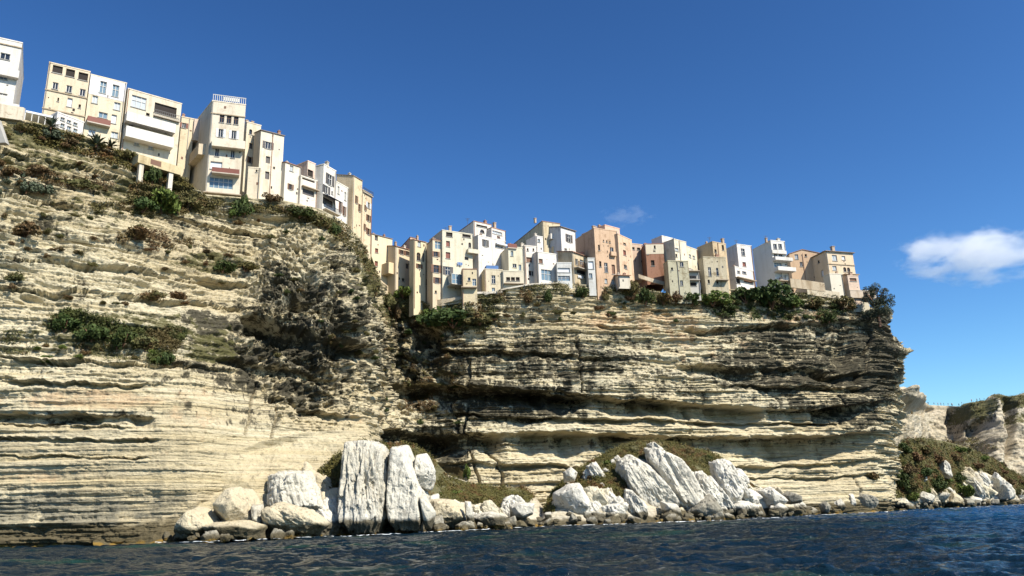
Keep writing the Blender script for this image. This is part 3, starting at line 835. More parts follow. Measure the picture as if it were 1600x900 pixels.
def balcony(root, x0, x1, zb, zt, kind, pr, col=(.6, .55, .48)):
    s = MB()
    if kind == 'awning':
        v = [(x0, -.02, zt), (x1, -.02, zt), (x1, -pr, zb), (x0, -pr, zb)]
        s.v += v + [(a, b, c - .06) for a, b, c in v]
        for f in ((0, 1, 2, 3), (7, 6, 5, 4), (0, 4, 5, 1), (1, 5, 6, 2), (2, 6, 7, 3), (3, 7, 4, 0)): s.f.append(f); s.m.append(0)
        s.build('awning', M['navy'], root); return
    if kind == 'canopy':
        s.box(x0, x1, -pr, -.02, zb, zt); s.build('canopy', M['sh_white'], root); return
    if kind == 'bay':
        c = wallmat(col, .25); s.box(x0, x1, -pr, -.004, zb, zt); s.build('bay', c, root); return
    if kind == 'glazed':
        s.box(x0, x1, -pr, -.004, zb - .22, zb); b = s.build('balcony', wallmat((.62, .60, .55), .3), root)
        g = MB(); g.box(x0 + .06, x1 - .06, -pr + .06, -.01, zb + .003, zt - .12); g.build('glazing', M['bglass'], b)
        f = MB(); n = max(2, int((x1 - x0) / .9))
        for i in range(n + 1):
            xx = x0 + .05 + (x1 - x0 - .1) * i / n; f.box(xx - .05, xx + .05, -pr, -pr + .055, zb + .01, zt - .121)
        f.box(x0, x1, -pr, -.005, zt - .12, zt); f.box(x0, x1, -pr - .01, -pr + .05, zb + (zt - zb) * .38, zb + (zt - zb) * .38 + .08)
        f.build('frame', M['frame_w'], b); return
    s.box(x0, x1, -pr, -.004, zb - .2, zb)
    sc = {'white': (.74, .73, .71), 'solid': tuple(min(.78, c * 1.05) for c in col), 'rail': (.5, .46, .4), 'wood': (.5, .46, .4), 'slab': (.45, .38, .30), 'red': (.6, .55, .48)}[kind]
    b = s.build('balcony', wallmat(sc, .3), root)
    if kind in ('white', 'solid', 'red'):
        p = MB(); p.box(x0, x1, -pr - .003, -pr + .12, zb + .002, zt); p.box(x0, x0 + .12, -pr + .122, -.005, zb + .002, zt); p.box(x1 - .12, x1, -pr + .122, -.005, zb + .002, zt)
        p.build('parapet', wallmat(sc, .25) if kind != 'red' else M['sh_red'], b)
    elif kind in ('rail', 'wood'):
        p = MB(); n = max(3, int((x1 - x0) / .35)); t = .03 if kind == 'rail' else .05
        zt = max(zt, zb + .9)
        for i in range(n + 1):
            xx = x0 + t + (x1 - x0 - 2 * t) * i / n; p.box(xx - t, xx + t, -pr, -pr + 2 * t, zb + .001, zt)
        p.box(x0, x1, -pr - .01, -pr + 2 * t + .01, zt, zt + .07)
        p.build('railing', M['metal' if kind == 'rail' else 'wood'], b)
Wh, Cr, Be = (.74, .725, .70), (.72, .66, .54), (.70, .61, .47)

# ---- western row, high on the left
house('broad white house with curved balcony bands at the far west end of the row', (-72,44), (35,68), 172, Wh, [(8,88,17,10,'d'), (6,118,14,13,'b'), (-30,80,14,10,'d'), (-32,110,14,12,'b'), (4,147,16,3,'d')], depth=14, Y=119, bal=[(-60,32,96,106,'white',1.0), (-60,32,150,158,'white',.9)], ledge_y=(52,))
house('beige house with three dark loggia openings under its flat roof', (77,98), (141,113), 180, Be, [(90,108.5,17,12,'o'), (110,114,15,12,'o'), (130,119.5,16,12,'o'), (86.5,134,10,11,'d'), (108,139,10,11,'d'), (129,144.5,10,11,'d'), (91,155.5,3,6,'x'), (109,160,9,14,'c'), (124.5,166,4,6,'x')], depth=12, Y=129, ledge_y=(141,171))
house('narrow house with white top floor, cream below and a red brown balcony', (142,117), (198,131), 200, (.72,.65,.50), [(161,136.5,12,19,'b'), (180.5,142,12,19,'b'), (148.5,155.5,10,12,'l'), (183,166,11,12,'l'), (161,180,15,9,'b'), (178,186,9,14,'c'), (143.5,207,12,10,'l'), (179,211,12,10,'l')], depth=12, Y=132.5, col2=(.75,.75,.77), split=147, bal=[(135,172,184,192,'red',1.1)])
house('cream house with long white balconies and a big curtained window', (200,139), (284,163), 240, Cr, [(217,160,25,19,'l'), (258.6,172,36,16,'o'), (231,179,6,5,'x'), (205,196,8,8,'d'), (214,222,9,12,'l'), (236,228,9,12,'l')], depth=13, Y=136, bal=[(194,272,178,191,'white',1.5), (192,268,201,216,'white',1.8), (240,281,172,180,'rail',.5)])
house('low cream block with one small red window in the shadow of the tower house', (284,183), (304,187), 262, (.70,.62,.46), [(287.5,196,7,8,'r')], depth=9, Y=149)
TW = house('tall cream tower house with three arched windows and white shutters', (332,158), (384,166), 303, (.74,.68,.57), [(347,184.5,8,14,'a'), (358,186,8,14,'a'), (369,187.5,8,14,'a'), (345,208,8,13,'w'), (365.5,210.5,8,13,'w'), (339.5,238,7,13,'d'), (364,241,7,12,'d'), (338,258.5,19,12,'c'), (346,286,38,17,'v')], xs=305, depth=12, side=[(316,175,5,12,'o'), (314,212,5,12,'c'), (309,214,3,9,'d')],
    bal=[(331,383,219,230,'solid',1.3), (331,374,265,272,'red',1.4), (318,377,297,301,'slab',.9)], ledge_y=(177,), psi=19)
root, fr, W, H, D = TW
TWK = max(0, -fr.on_front(305, 158, D)[0] / D)
p = MB(); n = 16                       # roof terrace railing with posts
for i in range(n + 1):
    xx = .1 + (W - .2) * i / n; p.box(xx - .05, xx + .05, .02, .12, H + .24, H + 1.5)
p.box(0, W, 0, .14, H + 1.5, H + 1.62); p.box(W * .3, W * .8, .02, .1, H + .5, H + 1.3)
p.build('railing', M['frame_w'], root)
bx_ = MB(); _, zb = fr.on_front(328, 236); bx_.box(-1.3, -.004, 2, D - 2, zb, zb + 2.3); b1_ = bx_.build('bay', wallmat((.72,.62,.48), .3), root)
bx_ = MB(); bx_.box(-1.0, -.004, D - 4.5, D - .5, H - 5.5, H - .6); b2_ = bx_.build('bay', wallmat((.72,.60,.50), .3), root)
for q_ in (b1_, b2_):
    for v_ in q_.data.vertices: v_.co.x -= TWK * max(0, v_.co.y)
house('slim set back cream house squeezed beside the tower house', (386,191), (408,197), 300, (.72,.66,.53), [(391.7,206,5,8,'a'), (392,228,6,9,'g'), (391,250,5,10,'n')], depth=7, Y=153, roof='flat', chim=[(388,186,4), (397,188,4)])
house('tall pale house with three stacked windows and a dark tiled roof edge', (408,204), (444,213), 312, (.76,.70,.59), [(419,227,9,11,'s'), (418.6,249.7,7,11,'g'), (417.5,274,7,12,'g')], xs=398, roof='tile', rooftile='tile_grey', eave=.15, Y=150)
house('small blind cream annex at the foot of the pale house', (388,262), (407,264), 312, (.72,.65,.52), [(401,267,3,4,'x')], depth=3, Y=148, psi=15)
house('low white house with two small windows and a drainpipe', (446,254), (470,262), 314, (.76,.72,.63), [(455.5,263,6,9,'l'), (454,292,5,9,'n')], depth=7, Y=152, roof='tile', eave=.12)
house('pink house with a dark covered roof terrace rising behind white garages', (481,252), (493,257), 300, (.74,.60,.52), [(485,271,9,11,'o')], xs=460, Y=159)
house('white terrace house with two wide dark openings', (470,275), (496,284), 320, (.76,.72,.65), [(482,281,20,4,'o'), (482,301,19,10,'g')], depth=7, Y=154, bal=[(471,497,287,290,'slab',.7)])
house('white house with a large shuttered window and a navy awning over its terrace', (506,257), (525,271), 325, (.77,.75,.71), [(515.6,281,7,17,'s'), (510,296,6,12,'s'), (519,301,2.5,5,'x'), (512,316,17,12,'g')], xs=493, Y=157, bal=[(504,526,302,308,'awning',1.8), (504,527,322,326,'rail',1.0)])
house('thin white house with tall narrow windows stepping down the slope', (525,284), (544,301), 348, (.76,.74,.69), [(529,297,3,12,'l'), (539.5,306.6,3,13,'l'), (532,323.5,3,17,'n'), (538,330,3,15,'n')], depth=7, Y=161.5)
house('tall ochre house with a high shaded flank', (552,275), (566,288), 366, (.72,.60,.42), [(557,312,2.5,12,'n'), (562,325,2.5,12,'n')], xs=526, Y=166, stain=.5, roof='tile', rooftile='tile_grey', eave=.1)
house('ochre terrace house with stacked balconies at the corner of the gully', (567,297), (581,316), 382, (.74,.62,.45), [(571,325,2,9,'n'), (576,321,4,9,'w'), (576,341,4,10,'n'), (570,355,2,10,'n'), (576,362,4,10,'n')], depth=8, Y=172, stain=.45, bal=[(567,582,296,299,'rail',.3)])

# ---- houses over the gully and along the central rim
YC = 189.0
house('plain cream house with three small red windows behind the gully', (581,366), (613,374), 446, (.76,.66,.48), [(588,372,5,8,'g'), (588.5,391.6,5,7,'h'), (588,412,5,8,'h')], depth=9, Y=190, roof='tile', rooftile='tile_grey', eave=.12, stain=.15, drop=3)
house('apricot house with a jutting closet on its shaded flank', (618,385), (640,391), 450, (.72,.61,.45), [(628,394,5,7,'n'), (637,396,5,7,'n'), (636.5,416,5,8,'g'), (630,437,4,5,'x')], xs=606, Y=191, roof='tile', eave=.15, stain=.15, drop=3)
fr = HOUSES['apricot house with a jutting closet on its shaded flank'][1]; rt = HOUSES['apricot house with a jutting closet on its shaded flank'][0]
y0, z0 = fr.on_side(616, 428); y1, z1 = fr.on_side(606, 410)
bx_ = MB(); bx_.box(-1.6, -.004, .6, 3.4, z0, z0 + 2.9); bx_.build('closet', wallmat((.74,.60,.40), .2), rt)
house('pink gabled house rising behind the apricot and yellow houses', (641,371), (650,373), 440, (.66,.48,.38), [], xs=618, Y=195, roof='tile', rooftile='tile', eave=.1, hback=-2.5)
house('yellow house with one tall arched window', (647,375), (665,379), 474, (.72,.64,.45), [(655,381.5,5,8,'l'), (654,401,6,13,'a'), (661.5,402.6,3,13,'g'), (655,416,5,7,'n'), (652,457,2,3,'x')], xs=640, Y=188, roof='tile', eave=.12, stain=.12, drop=3)
house('narrow grey green house in the dark gap between yellow and orange walls', (663,380), (676,381), 470, (.50,.45,.32), [(668,441,4,10,'x'), (669,457,3,8,'x')], depth=5, Y=193, drop=3)
house('slim orange house with a glazed balcony at the top', (676,375), (691,377), 476, (.72,.61,.46), [(684,383,9,12,'v'), (681,397,6,8,'n'), (681.6,420,8,12,'n'), (683,438,6,9,'n'), (681,456,3,4,'x')], xs=667, Y=186.5, roof='flat', roofcol='tile', stain=.2, drop=3)
H20 = house('tall pale green house with red shutters and a roof terrace', (691,360), (738,367), 474, (.70,.67,.55), [(702,366.5,10,7,'o'), (700,381,6,9,'h'), (700,399,7,10,'h'), (700,423,8,13,'s'), (729,368.5,13,5,'o'), (734,383,4,8,'a'), (729,404,6,5,'g'), (684,455,3,4,'x')], xs=671, Y=187, stain=.3, drop=3, bal=[(729,746,390,395,'solid',1.1), (698,721,432,447,'glazed',3.0)], chim=[(706,352,4)])
house('small beige annex with a blue glazed corner under the terracotta eave', (722,421), (745,425), 470, (.68,.60,.42), [(733,436,4,5,'d'), (741,441,6,11,'v')], depth=4, Y=184.5, roof='flat', roofcol='tile', psi=8, bal=[(699,745,447,449,'slab',1.0)])
house('white house with a pink shaded flank and a long dark slot window', (740,346), (768,352), 400, (.75,.72,.68), [(753,353.5,17,3,'o'), (753.5,361.5,7,5,'a')], xs=706, Y=199, roof='flat', roofcol='tile', hback=-1.0)
house('low white roof house with a wide pale window', (768,356), (790,362), 400, (.76,.71,.66), [(777,364,15,5,'l'), (779,370.5,5,3,'h')], depth=8, Y=200, chim=[(777,347,4)], roofcol='tile')
house('large white house with a pair of dark shutters and a sun blind', (747,368), (790,378), 448, (.76,.74,.71), [(758.6,380,5,11,'s'), (780,385.5,11,4,'b')], depth=9, xs=738, Y=190.5, bal=[(774,790,380,382,'canopy',.8)])
house('cream house carrying a terracotta roof terrace with a shaded brown flank', (794,386), (818,388), 440, (.73,.70,.56), [(800,396,4,8,'b'), (804,415,6,6,'d'), (812.5,418,4,9,'b')], xs=779, Y=189.5, bal=[(793,807,381,387,'red',.4)])
house('low cream house with a blue cloth on its flat roof', (757,421), (785,422), 462, (.70,.64,.50), [(771,436.5,6,13,'d'), (771,452.5,5,6,'b')], depth=7, Y=187, psi=14)
fr = HOUSES['low cream house with a blue cloth on its flat roof']; cl = MB(); cl.box(.5, 3.6, .3, 2.5, fr[3] + .24, fr[3] + 1.2)
o_ = cl.build('blue_tarpaulin', M['blue']); o_.location = fr[0].location; o_.rotation_euler = fr[0].rotation_euler; tag(o_, 'crumpled blue tarpaulin on the flat roof of the low cream house', 'tarpaulin')
house('low cream terrace house with a wide dark arcade', (785,424), (818,424), 452, (.71,.66,.53), [(794,436,6,6,'x'), (801.5,436,6,6,'x'), (809,436,6,6,'x')], depth=6, Y=187.5, psi=10, bal=[(787,818,441,443,'slab',.8)])
house('big house with a bare brown gable wall and an ochre front with white balconies', (847,346), (875,350), 412, (.66,.58,.42), [(863,364,8,7,'d'), (863,384,9,6,'d')], xs=791, depth=16, Y=203, stain=.5, hback=-3.5, bal=[(857,875,367,374,'white',1.3), (861,876,387,395,'solid',1.3)], roof='tile', eave=.1, chim=[(840,340,3)])
house('narrow white house with a pinkish flank standing over the white terrace', (837,369), (848,371), 400, (.75,.73,.72), [(842,376,4,5,'b')], xs=822, Y=196)
house('square white house with two little attic windows and a dark doorway', (819,384), (838,386), 444, (.75,.71,.66), [(824.5,390,2.5,4,'x'), (833.5,390,2.5,4,'x'), (827,406,9,8,'t'), (831,427,10,8,'d')], depth=8, Y=190.5)
house('wide white house with a large bluish glass door', (839,394), (869,398), 444, (.76,.74,.71), [(845,408,6,7,'t'), (854,430,16,17,'v')], depth=8, Y=189.5, chim=[])
dp = MB(); fr = HOUSES['wide white house with a large bluish glass door']; dp.bar((-.12, -.12, .2), (-.12, -.12, fr[3]), .13); dp.build('downpipe', M['metal'], fr[0])
house('white house with one dark shuttered window under a grey tiled roof', (876,355), (899,362), 404, (.77,.76,.76), [(889,372.5,5,12,'s'), (884,390,4,4,'d')], depth=8, Y=201, roof='tile', rooftile='tile_grey')
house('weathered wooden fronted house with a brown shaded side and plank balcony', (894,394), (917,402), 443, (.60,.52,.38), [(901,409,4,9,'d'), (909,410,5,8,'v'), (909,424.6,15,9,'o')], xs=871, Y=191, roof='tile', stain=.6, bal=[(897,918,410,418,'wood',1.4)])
house('white winter garden with a band of bluish glass', (870,411), (893,415), 444, (.68,.70,.70), [(881,422,19,7,'c'), (881,435,19,8,'v')], depth=4, Y=190, psi=8, cat='conservatory')
house('small white box house with a pale panel front', (918,404), (929,406), 444, (.66,.68,.68), [(923.5,414,8,12,'c'), (923,431,5,8,'b')], depth=4, Y=191.5, psi=8)
house('tall orange house with many small dark windows and a ragged parapet', (928,357), (964,362), 450, (.62,.45,.32), [(936,387,2.5,9,'x'), (956,391,5,9,'d'), (938,412.6,3,9,'x'), (947,418,5,15,'d'), (958.5,421,4.5,15,'t'), (947,439,4,7,'l'), (958,440.5,5,7,'l'), (943,376,1.6,3,'x'), (948,377,1.6,3,'x'), (953,378,1.6,3,'x')], xs=898, Y=192, stain=.6, bal=[(953,961,394,399,'solid',.7)], chim=[(931,352,4), (934,353,3)])
house('pink rounded house rising behind the tall orange house', (945,352), (968,358), 430, (.72,.50,.40), [(957,355,3,3,'x')], depth=9, Y=198, stain=.4)
house('salmon house with a pale stained front beside the tall orange house', (965,366), (987,376), 436, (.70,.52,.38), [(976,381,4,3,'x'), (976,395,4,8,'h'), (977.5,417,5,6,'d')], depth=8, Y=194, stain=.6)
house('tiny white house with a red tiled roof at the foot of the salmon house', (966,431), (984,433), 446, (.74,.69,.60), [], depth=4, Y=191.5, roof='tile', eave=.3, psi=10, drop=.8)
house('low pinkish roof house with dark gaps between the salmon and brown houses', (985,381), (1004,383), 420, (.62,.48,.38), [(989,388,5,4,'o'), (998,389,5,4,'o')], depth=8, Y=206)
house('dark red brown house with painted shade below and a painted sunlit upper wall', (1007,382), (1036,377), 428, (.36,.20,.14), [(1023,386,2.5,5,'x'), (1020,411,5,9,'x'), (1012,395,3,5,'x')], xs=987, Y=202, stain=.6, col2=(.74,.68,.55), split=397, psi=2)  # neighbour's shadow and the sunlit part above are put into the wall colours
house('beige house with a broad shaded flank and a white roof room', (1053,374), (1072,379), 430, (.76,.70,.58), [(1057.6,390,5,5,'l'), (1056,399,4,5,'x')], xs=1030, Y=200)
house('small white roof room above the broad shaded flank', (1034,369), (1051,373), 385, (.77,.74,.72), [], depth=4, Y=206)
house('crumbling green stained house low on the rim', (1043,408), (1075,409), 456, (.50,.48,.36), [(1065,411.5,5,10,'d'), (1065,442,4,8,'d'), (1050,420,3,4,'x')], xs=1036, Y=197, stain=.9, psi=10)
house('pale house with faint windows behind the narrow house of stacked balconies', (1072,385), (1089,391), 430, (.73,.69,.56), [(1078,400,3,5,'l'), (1084,402,3,5,'l')], depth=7, Y=203)
house('narrow house of stacked dark balconies', (1075,425), (1092,427), 452, (.55,.54,.50), [(1082,433,12,5,'o'), (1082,444,12,6,'o')], depth=5, Y=199, psi=6, bal=[(1074,1092,422,424,'slab',1.0), (1074,1092,436,438,'rail',1.0)])
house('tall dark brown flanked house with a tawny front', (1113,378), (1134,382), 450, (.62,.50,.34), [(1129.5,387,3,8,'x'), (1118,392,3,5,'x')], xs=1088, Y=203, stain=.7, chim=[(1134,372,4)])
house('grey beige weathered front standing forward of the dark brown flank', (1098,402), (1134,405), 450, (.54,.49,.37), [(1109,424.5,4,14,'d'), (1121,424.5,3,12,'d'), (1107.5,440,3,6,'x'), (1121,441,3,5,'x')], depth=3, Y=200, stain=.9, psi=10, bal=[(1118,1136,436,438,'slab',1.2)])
house('tall white house with a greyish pink flank', (1151,382), (1174,385), 450, (.78,.74,.73), [(1161,394,5,11,'d'), (1163,413,5,7,'h')], xs=1133, Y=209)
house('lower white extension with a dark garage opening', (1148,417), (1177,424), 449, (.77,.74,.71), [(1154,425,4,4,'d'), (1163,426,6,4,'d'), (1153,439,7,8,'o'), (1169,439,13,6,'t')], xs=1135, Y=206, bal=[(1149,1177,430,433,'slab',1.0)])
house('white modern house with stacked balconies and a blank grey flank', (1204,376), (1226,378), 442, (.76,.76,.74), [(1211,385,5,8,'d'), (1219,385,5,8,'d'), (1212,400,5,8,'d'), (1220,400,5,8,'d'), (1216,414,12,7,'v'), (1218,431,8,9,'c')], xs=1174, Y=213, stain=.15, bal=[(1204,1227,391,395,'white',.6), (1205,1233,403,407,'white',1.6), (1205,1236,419,424,'white',2.2), (1206,1236,438,440,'slab',2.2)], chim=[(1201,371,3)])
house('small white lower storey with two windows under the stacked balconies', (1212,441), (1237,443), 453, (.74,.74,.73), [(1221,446,5,6,'d'), (1230,448,5,6,'l')], depth=3, Y=212.5, psi=10)
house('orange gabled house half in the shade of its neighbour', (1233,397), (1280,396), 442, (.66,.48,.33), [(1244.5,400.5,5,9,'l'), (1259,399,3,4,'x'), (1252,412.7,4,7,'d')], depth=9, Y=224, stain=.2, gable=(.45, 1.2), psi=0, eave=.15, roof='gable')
LAST = house('square ochre house with a hipped tiled roof at the cliff end', (1290,392), (1332,395), 449, (.74,.61,.45), [(1304,403,7,9,'l'), (1320,421,4,7,'a'), (1326,421.5,4,7,'a'), (1304,419,6,7,'l'), (1318,403,5,6,'c')], xs=1264, side=[(1285,427,4,10,'c'), (1279,409,3,5,'x')], Y=218, roof='hip', rooftile='tile_grey', eave=.5, stain=.2, ledge_y=(412,), bal=[(1316,1338,427,429,'slab',1.4)], chim=[(1306,384,5)])
house('pale lower wing in front of the square ochre house', (1296,428), (1316,431), 458, (.74,.70,.60), [], depth=3, Y=216, psi=14, stain=.2)
house('pinkish porch block under the slab of the square ochre house', (1324,431), (1341,433), 460, (.68,.54,.44), [(1333,437,10,5,'t')], depth=3, Y=216.5, psi=14, stain=.3, name='porch')
house('small lookout terrace with two square openings beside the dark tree', (1328,454), (1369,462), 464, (.64,.56,.46), [(1352,459.5,6,6,'o'), (1362,461,6,6,'o')], depth=3, Y=216, psi=12, stain=.4, name='terrace_parapet', cat='terrace', drop=.2)
house('pale retaining wall below the lookout terrace', (1331,465), (1357,467), 482, (.68,.64,.52), [], depth=4, Y=216.8, psi=12, stain=.4, name='retaining_wall', cat='wall', drop=1)

# ---- terraces and small structures on the western slope
house('white glazed restaurant veranda with two rows of small panes', (90,176), (131,192), 206, (.76,.75,.74), [(98,186,7,5,'b'), (108,190,7,5,'b'), (118,194,7,5,'b'), (98,196,7,6,'b'), (108,200,7,6,'b'), (118,204,7,6,'b')], depth=4, Y=126, name='veranda', cat='veranda', drop=1.5)
def slab_thing(name, label, cat, pts, thick, mat, Ys):
    v = [P(x, y, Y) for (x, y), Y in zip(pts, Ys)]
    s = MB(); n = len(v); up = np.array([0, 0, thick])
    s.poly(v[::-1]); s.poly([q + up for q in v])
    for i in range(n): j = (i + 1) % n; s.poly([v[i], v[j], v[j] + up, v[i] + up])
    return tag(s.build(name, mat), label, cat)
cn = empty('terrace_canopy', P(60, 190, 124)); tag(cn, 'white flat canopy on thin posts beside the white end house', 'canopy')
s = MB(); c0 = P(40, 175, 123); c1 = Pz(82, 184, c0[2]); d = c1 - c0; L_ = float(np.hypot(d[0], d[1])); cn.location = c0 - np.array([0, 0, 3]); cn.rotation_euler = (0, 0, math.atan2(d[1], d[0]))
s.box(0, L_, 0, 4, 3, 3.35); s.build('awning', M['sh_white'], cn)
for i in range(5): q = MB(); q.box(L_ * i / 4 - .06, L_ * i / 4 + .06, .1, .22, 0, 2.995); q.build('post', M['frame_w'], cn)
TY = 131.5
tr = empty('terrace', P(219, 262, TY)); tag(tr, 'ochre concrete terrace carried on two tall white pillars', 'terrace')
a = P(219, 243, TY); b = Pz(284, 263, P(219, 243, TY)[2]); d = b - a; Lt = float(np.hypot(d[0], d[1])); tr.location = a - np.array([0, 0, 8]); tr.rotation_euler = (0, 0, math.atan2(d[1], d[0]))
s = MB(); s.box(-.3, Lt, 0, 4.5, 6.6, 8.2); s.build('deck', wallmat((.62,.53,.34), .5), tr)
for k in (.02, .72): q = MB(); q.box(Lt * k, Lt * k + .8, .2, 1.0, 0, 6.595); q.build('pillar', wallmat((.72,.68,.60), .4), tr)
s = MB(); s.box(Lt * .25, Lt * .5, -.02, .12, 7.0, 8.0); s.build('panel', M['sh_brown'], tr)
s = MB(); a = P(-12, 214, 112); s.v += [tuple(a + np.array(q)) for q in ((-1,0,-1),(2.2,0,-1),(.3,0,3.2),(-1,0,3.2),(-1,1,-1),(2.2,1,-1),(.3,1,3.2),(-1,1,3.2))]
for f in ((0,1,2,3),(7,6,5,4),(0,4,5,1),(1,5,6,2),(2,6,7,3),(3,7,4,0)): s.f.append(f); s.m.append(0)
tag(s.build('concrete_buttress', M['concrete']), 'grey sloping concrete buttress at the very edge below the white end house', 'buttress')
# low walls along the rim
def rim_wall(label, pts, h, col, thick=.5, dy=-.3, name='stone_wall'):
    s = MB()
    for (x0, y0), (x1, y1) in zip(pts[:-1], pts[1:]):
        a = P(x0, y0, rim_depth(x0) + dy); b = P(x1, y1, rim_depth(x1) + dy); n = np.array([0, thick, 0])
        v = [a, b, b + n, a + n]; up = np.array([0, 0, h]); k = len(s.v)
        s.v += [tuple(q) for q in v] + [tuple(q + up) for q in v]
        for f in ((0, 3, 2, 1), (4, 5, 6, 7), (0, 1, 5, 4), (1, 2, 6, 5), (2, 3, 7, 6), (3, 0, 4, 7)): s.f.append(tuple(k + i for i in f)); s.m.append(0)
    return tag(s.build(name, wallmat(col, .8)), label, 'wall')
rim_wall('rough stone terrace wall under the orange gabled house', [(1236,449), (1262,452), (1290,456)], 2.6, (.52,.44,.33))
rim_wall('pale rubble wall below the square ochre house', [(1262,460), (1290,464), (1318,468)], 2.0, (.60,.54,.42))
rim_wall('thin white path kerb climbing to the wide white house', [(757,461), (790,452), (830,445), (872,443)], .35, (.68,.65,.58), name='kerb_wall')
rim_wall('white wall at the foot of the beige annex', [(745,459), (785,458)], .5, (.70,.66,.58))
rim_wall('low garden wall left of the crumbling green house', [(998,434), (1020,441), (1040,446)], 1.0, (.55,.48,.38), dy=3)
rim_wall('pale stone wall at the foot of the pale green house', [(680,479), (745,470)], 1.6, (.66,.58,.44), dy=-.6)
rim_wall('lower stone wall below the white end house', [(-60,172), (0,183), (34,188)], 2.4, (.64,.58,.48), dy=-.8)
rim_wall('low retaining wall under the plain cream house above the gully', [(586,446), (606,462)], 2.5, (.72,.60,.42), dy=-1.5)
# rooftop aerials
def aerial(label, h_, x, y):
    r, fr, W, H, D = HOUSES[h_]; s = MB(); zz = H + .2
    base = Vector(fr.o + fr.ex * W * x + fr.ey * D * y + np.array([0, 0, zz]))
    s.bar((0, 0, 0), (0, 0, 2.2), .035); s.bar((-.6, 0, 2.1), (.6, 0, 2.1), .025); s.bar((-.45, 0, 1.8), (.45, 0, 1.8), .025); s.bar((-.3, 0, 1.5), (.3, 0, 1.5), .025)
    o = s.build('roof_aerial', M['metal']); o.location = base; tag(o, label, 'aerial')
aerial('thin aerial on the roof of the white modern house', 'white modern house with stacked balconies and a blank grey flank', .1, .3)
aerial('thin aerial on the roof of the large white house', 'large white house with a pair of dark shutters and a sun blind', .5, .5)
aerial('thin aerial above the tall dark brown flanked house', 'tall dark brown flanked house with a tawny front', .3, .4)
aerial('thin aerial on the low white roof house', 'low white roof house with a wide pale window', .4, .2)

def laundry(label, h_, px, py, w, h, mat):
    r, fr, W, H, D = HOUSES[h_]; x, z = fr.on_front(px, py); x1, _ = fr.on_front(px + w, py); _, z1 = fr.on_front(px, py + h)
    s = MB(); n = 5
    for i in range(n):
        a_, b_ = x + (x1 - x) * i / n, x + (x1 - x) * (i + .85) / n; y = -.32 - .05 * (i % 2); zz = z1 + (z - z1) * (.25 if i % 3 == 1 else 0)
        s.box(a_, b_, y, y + .03, zz, z)
    s.bar((x - .2, -.3, z), (x1 + .2, -.3, z), .015)
    o = s.build('washing_line', M[mat]); o.location = r.location; o.rotation_euler = r.rotation_euler; tag(o, label, 'washing line')
laundry('row of white washing under a window of the tall orange house', 'tall orange house with many small dark windows and a ragged parapet', 953, 396, 8, 4, 'sh_white')
laundry('blue washing hung on the front of the tall pale green house', 'tall pale green house with red shutters and a roof terrace', 714, 410, 8, 5, 'blue')
laundry('white washing on the front of the weathered house below its plank balcony', 'weathered wooden fronted house with a brown shaded side and plank balcony', 902, 430, 8, 4, 'sh_white')

rr_ = random.Random(3); ks_ = [k for k in HOUSES if HOUSES[k][2] > 3][4:]
for k_ in rr_.sample(ks_, 16):
    aerial('thin metal aerial standing on a flat house roof', k_, rr_.uniform(.1, .9), rr_.uniform(.15, .6))
for o_ in list(COL.objects):
    if o_.name.startswith('roof_aerial') and o_['label'].startswith('thin metal'): o_['group'] = 'aerials on the house roofs'
# ---------------------------------------------------------------- boulders and slabs
def ico(sub):
    bm = bmesh.new(); bmesh.ops.create_icosphere(bm, subdivisions=sub, radius=1)
    co = np.array([v.co[:] for v in bm.verts]); f = np.array([[v.index for v in q.verts] for q in bm.faces]); bm.free()
    return co, f
ICO = {k: ico(k) for k in (3, 4, 5, 6, 7)}
def rock_mesh(name, planes, sub, seed, amp, freq, flute=None):
    """a block: directions pushed out to the nearest of its faces, softened, then weathered"""
    dr, f = ICO[sub]
    r = np.full(len(dr), 1e9)
    inv = np.zeros(len(dr))
    for n, d in planes:
        c = dr @ n
        inv += (np.maximum(c, 1e-6) / d) ** 30
    r = inv ** (-1 / 30)
    p = dr * r[:, None]
    sx = seed * 7.7
    q = amp * fbm(p[:, 0] * freq + sx, p[:, 1] * freq, p[:, 2] * freq, 5, seed)
    g = fbm(p[:, 0] * freq * 2.6 + sx, p[:, 1] * freq * 2.6, p[:, 2] * freq * 2.6, 4, seed + 50)
    q = q * .5 - amp * .28 * sstep(.12, .34, g) + amp * .12 * (.5 - np.abs(g) * 2)
    if flute is not None:
        ax, fs, fa = flute
        ax = np.array(ax, float); ax /= np.linalg.norm(ax)
        al = p @ ax; pp = p - al[:, None] * ax
        q = q + fa * (.5 - np.abs(fbm(pp[:, 0] * fs + ax[0] * al * .25, pp[:, 1] * fs, pp[:, 2] * fs + al * fs * .10, 4, seed + 3)) * 2.6)
        q = q - fa * .6 * sstep(.1, .3, fbm(pp[:, 0] * fs * 1.7, pp[:, 1] * fs * 1.7, pp[:, 2] * fs * 1.7 + al * fs * .5, 4, seed + 8))
    p = p + dr * q[:, None]
    return mesh_np(name, p, f)
def plane(n, d): n = np.array(n, float); return (n / np.linalg.norm(n), d)
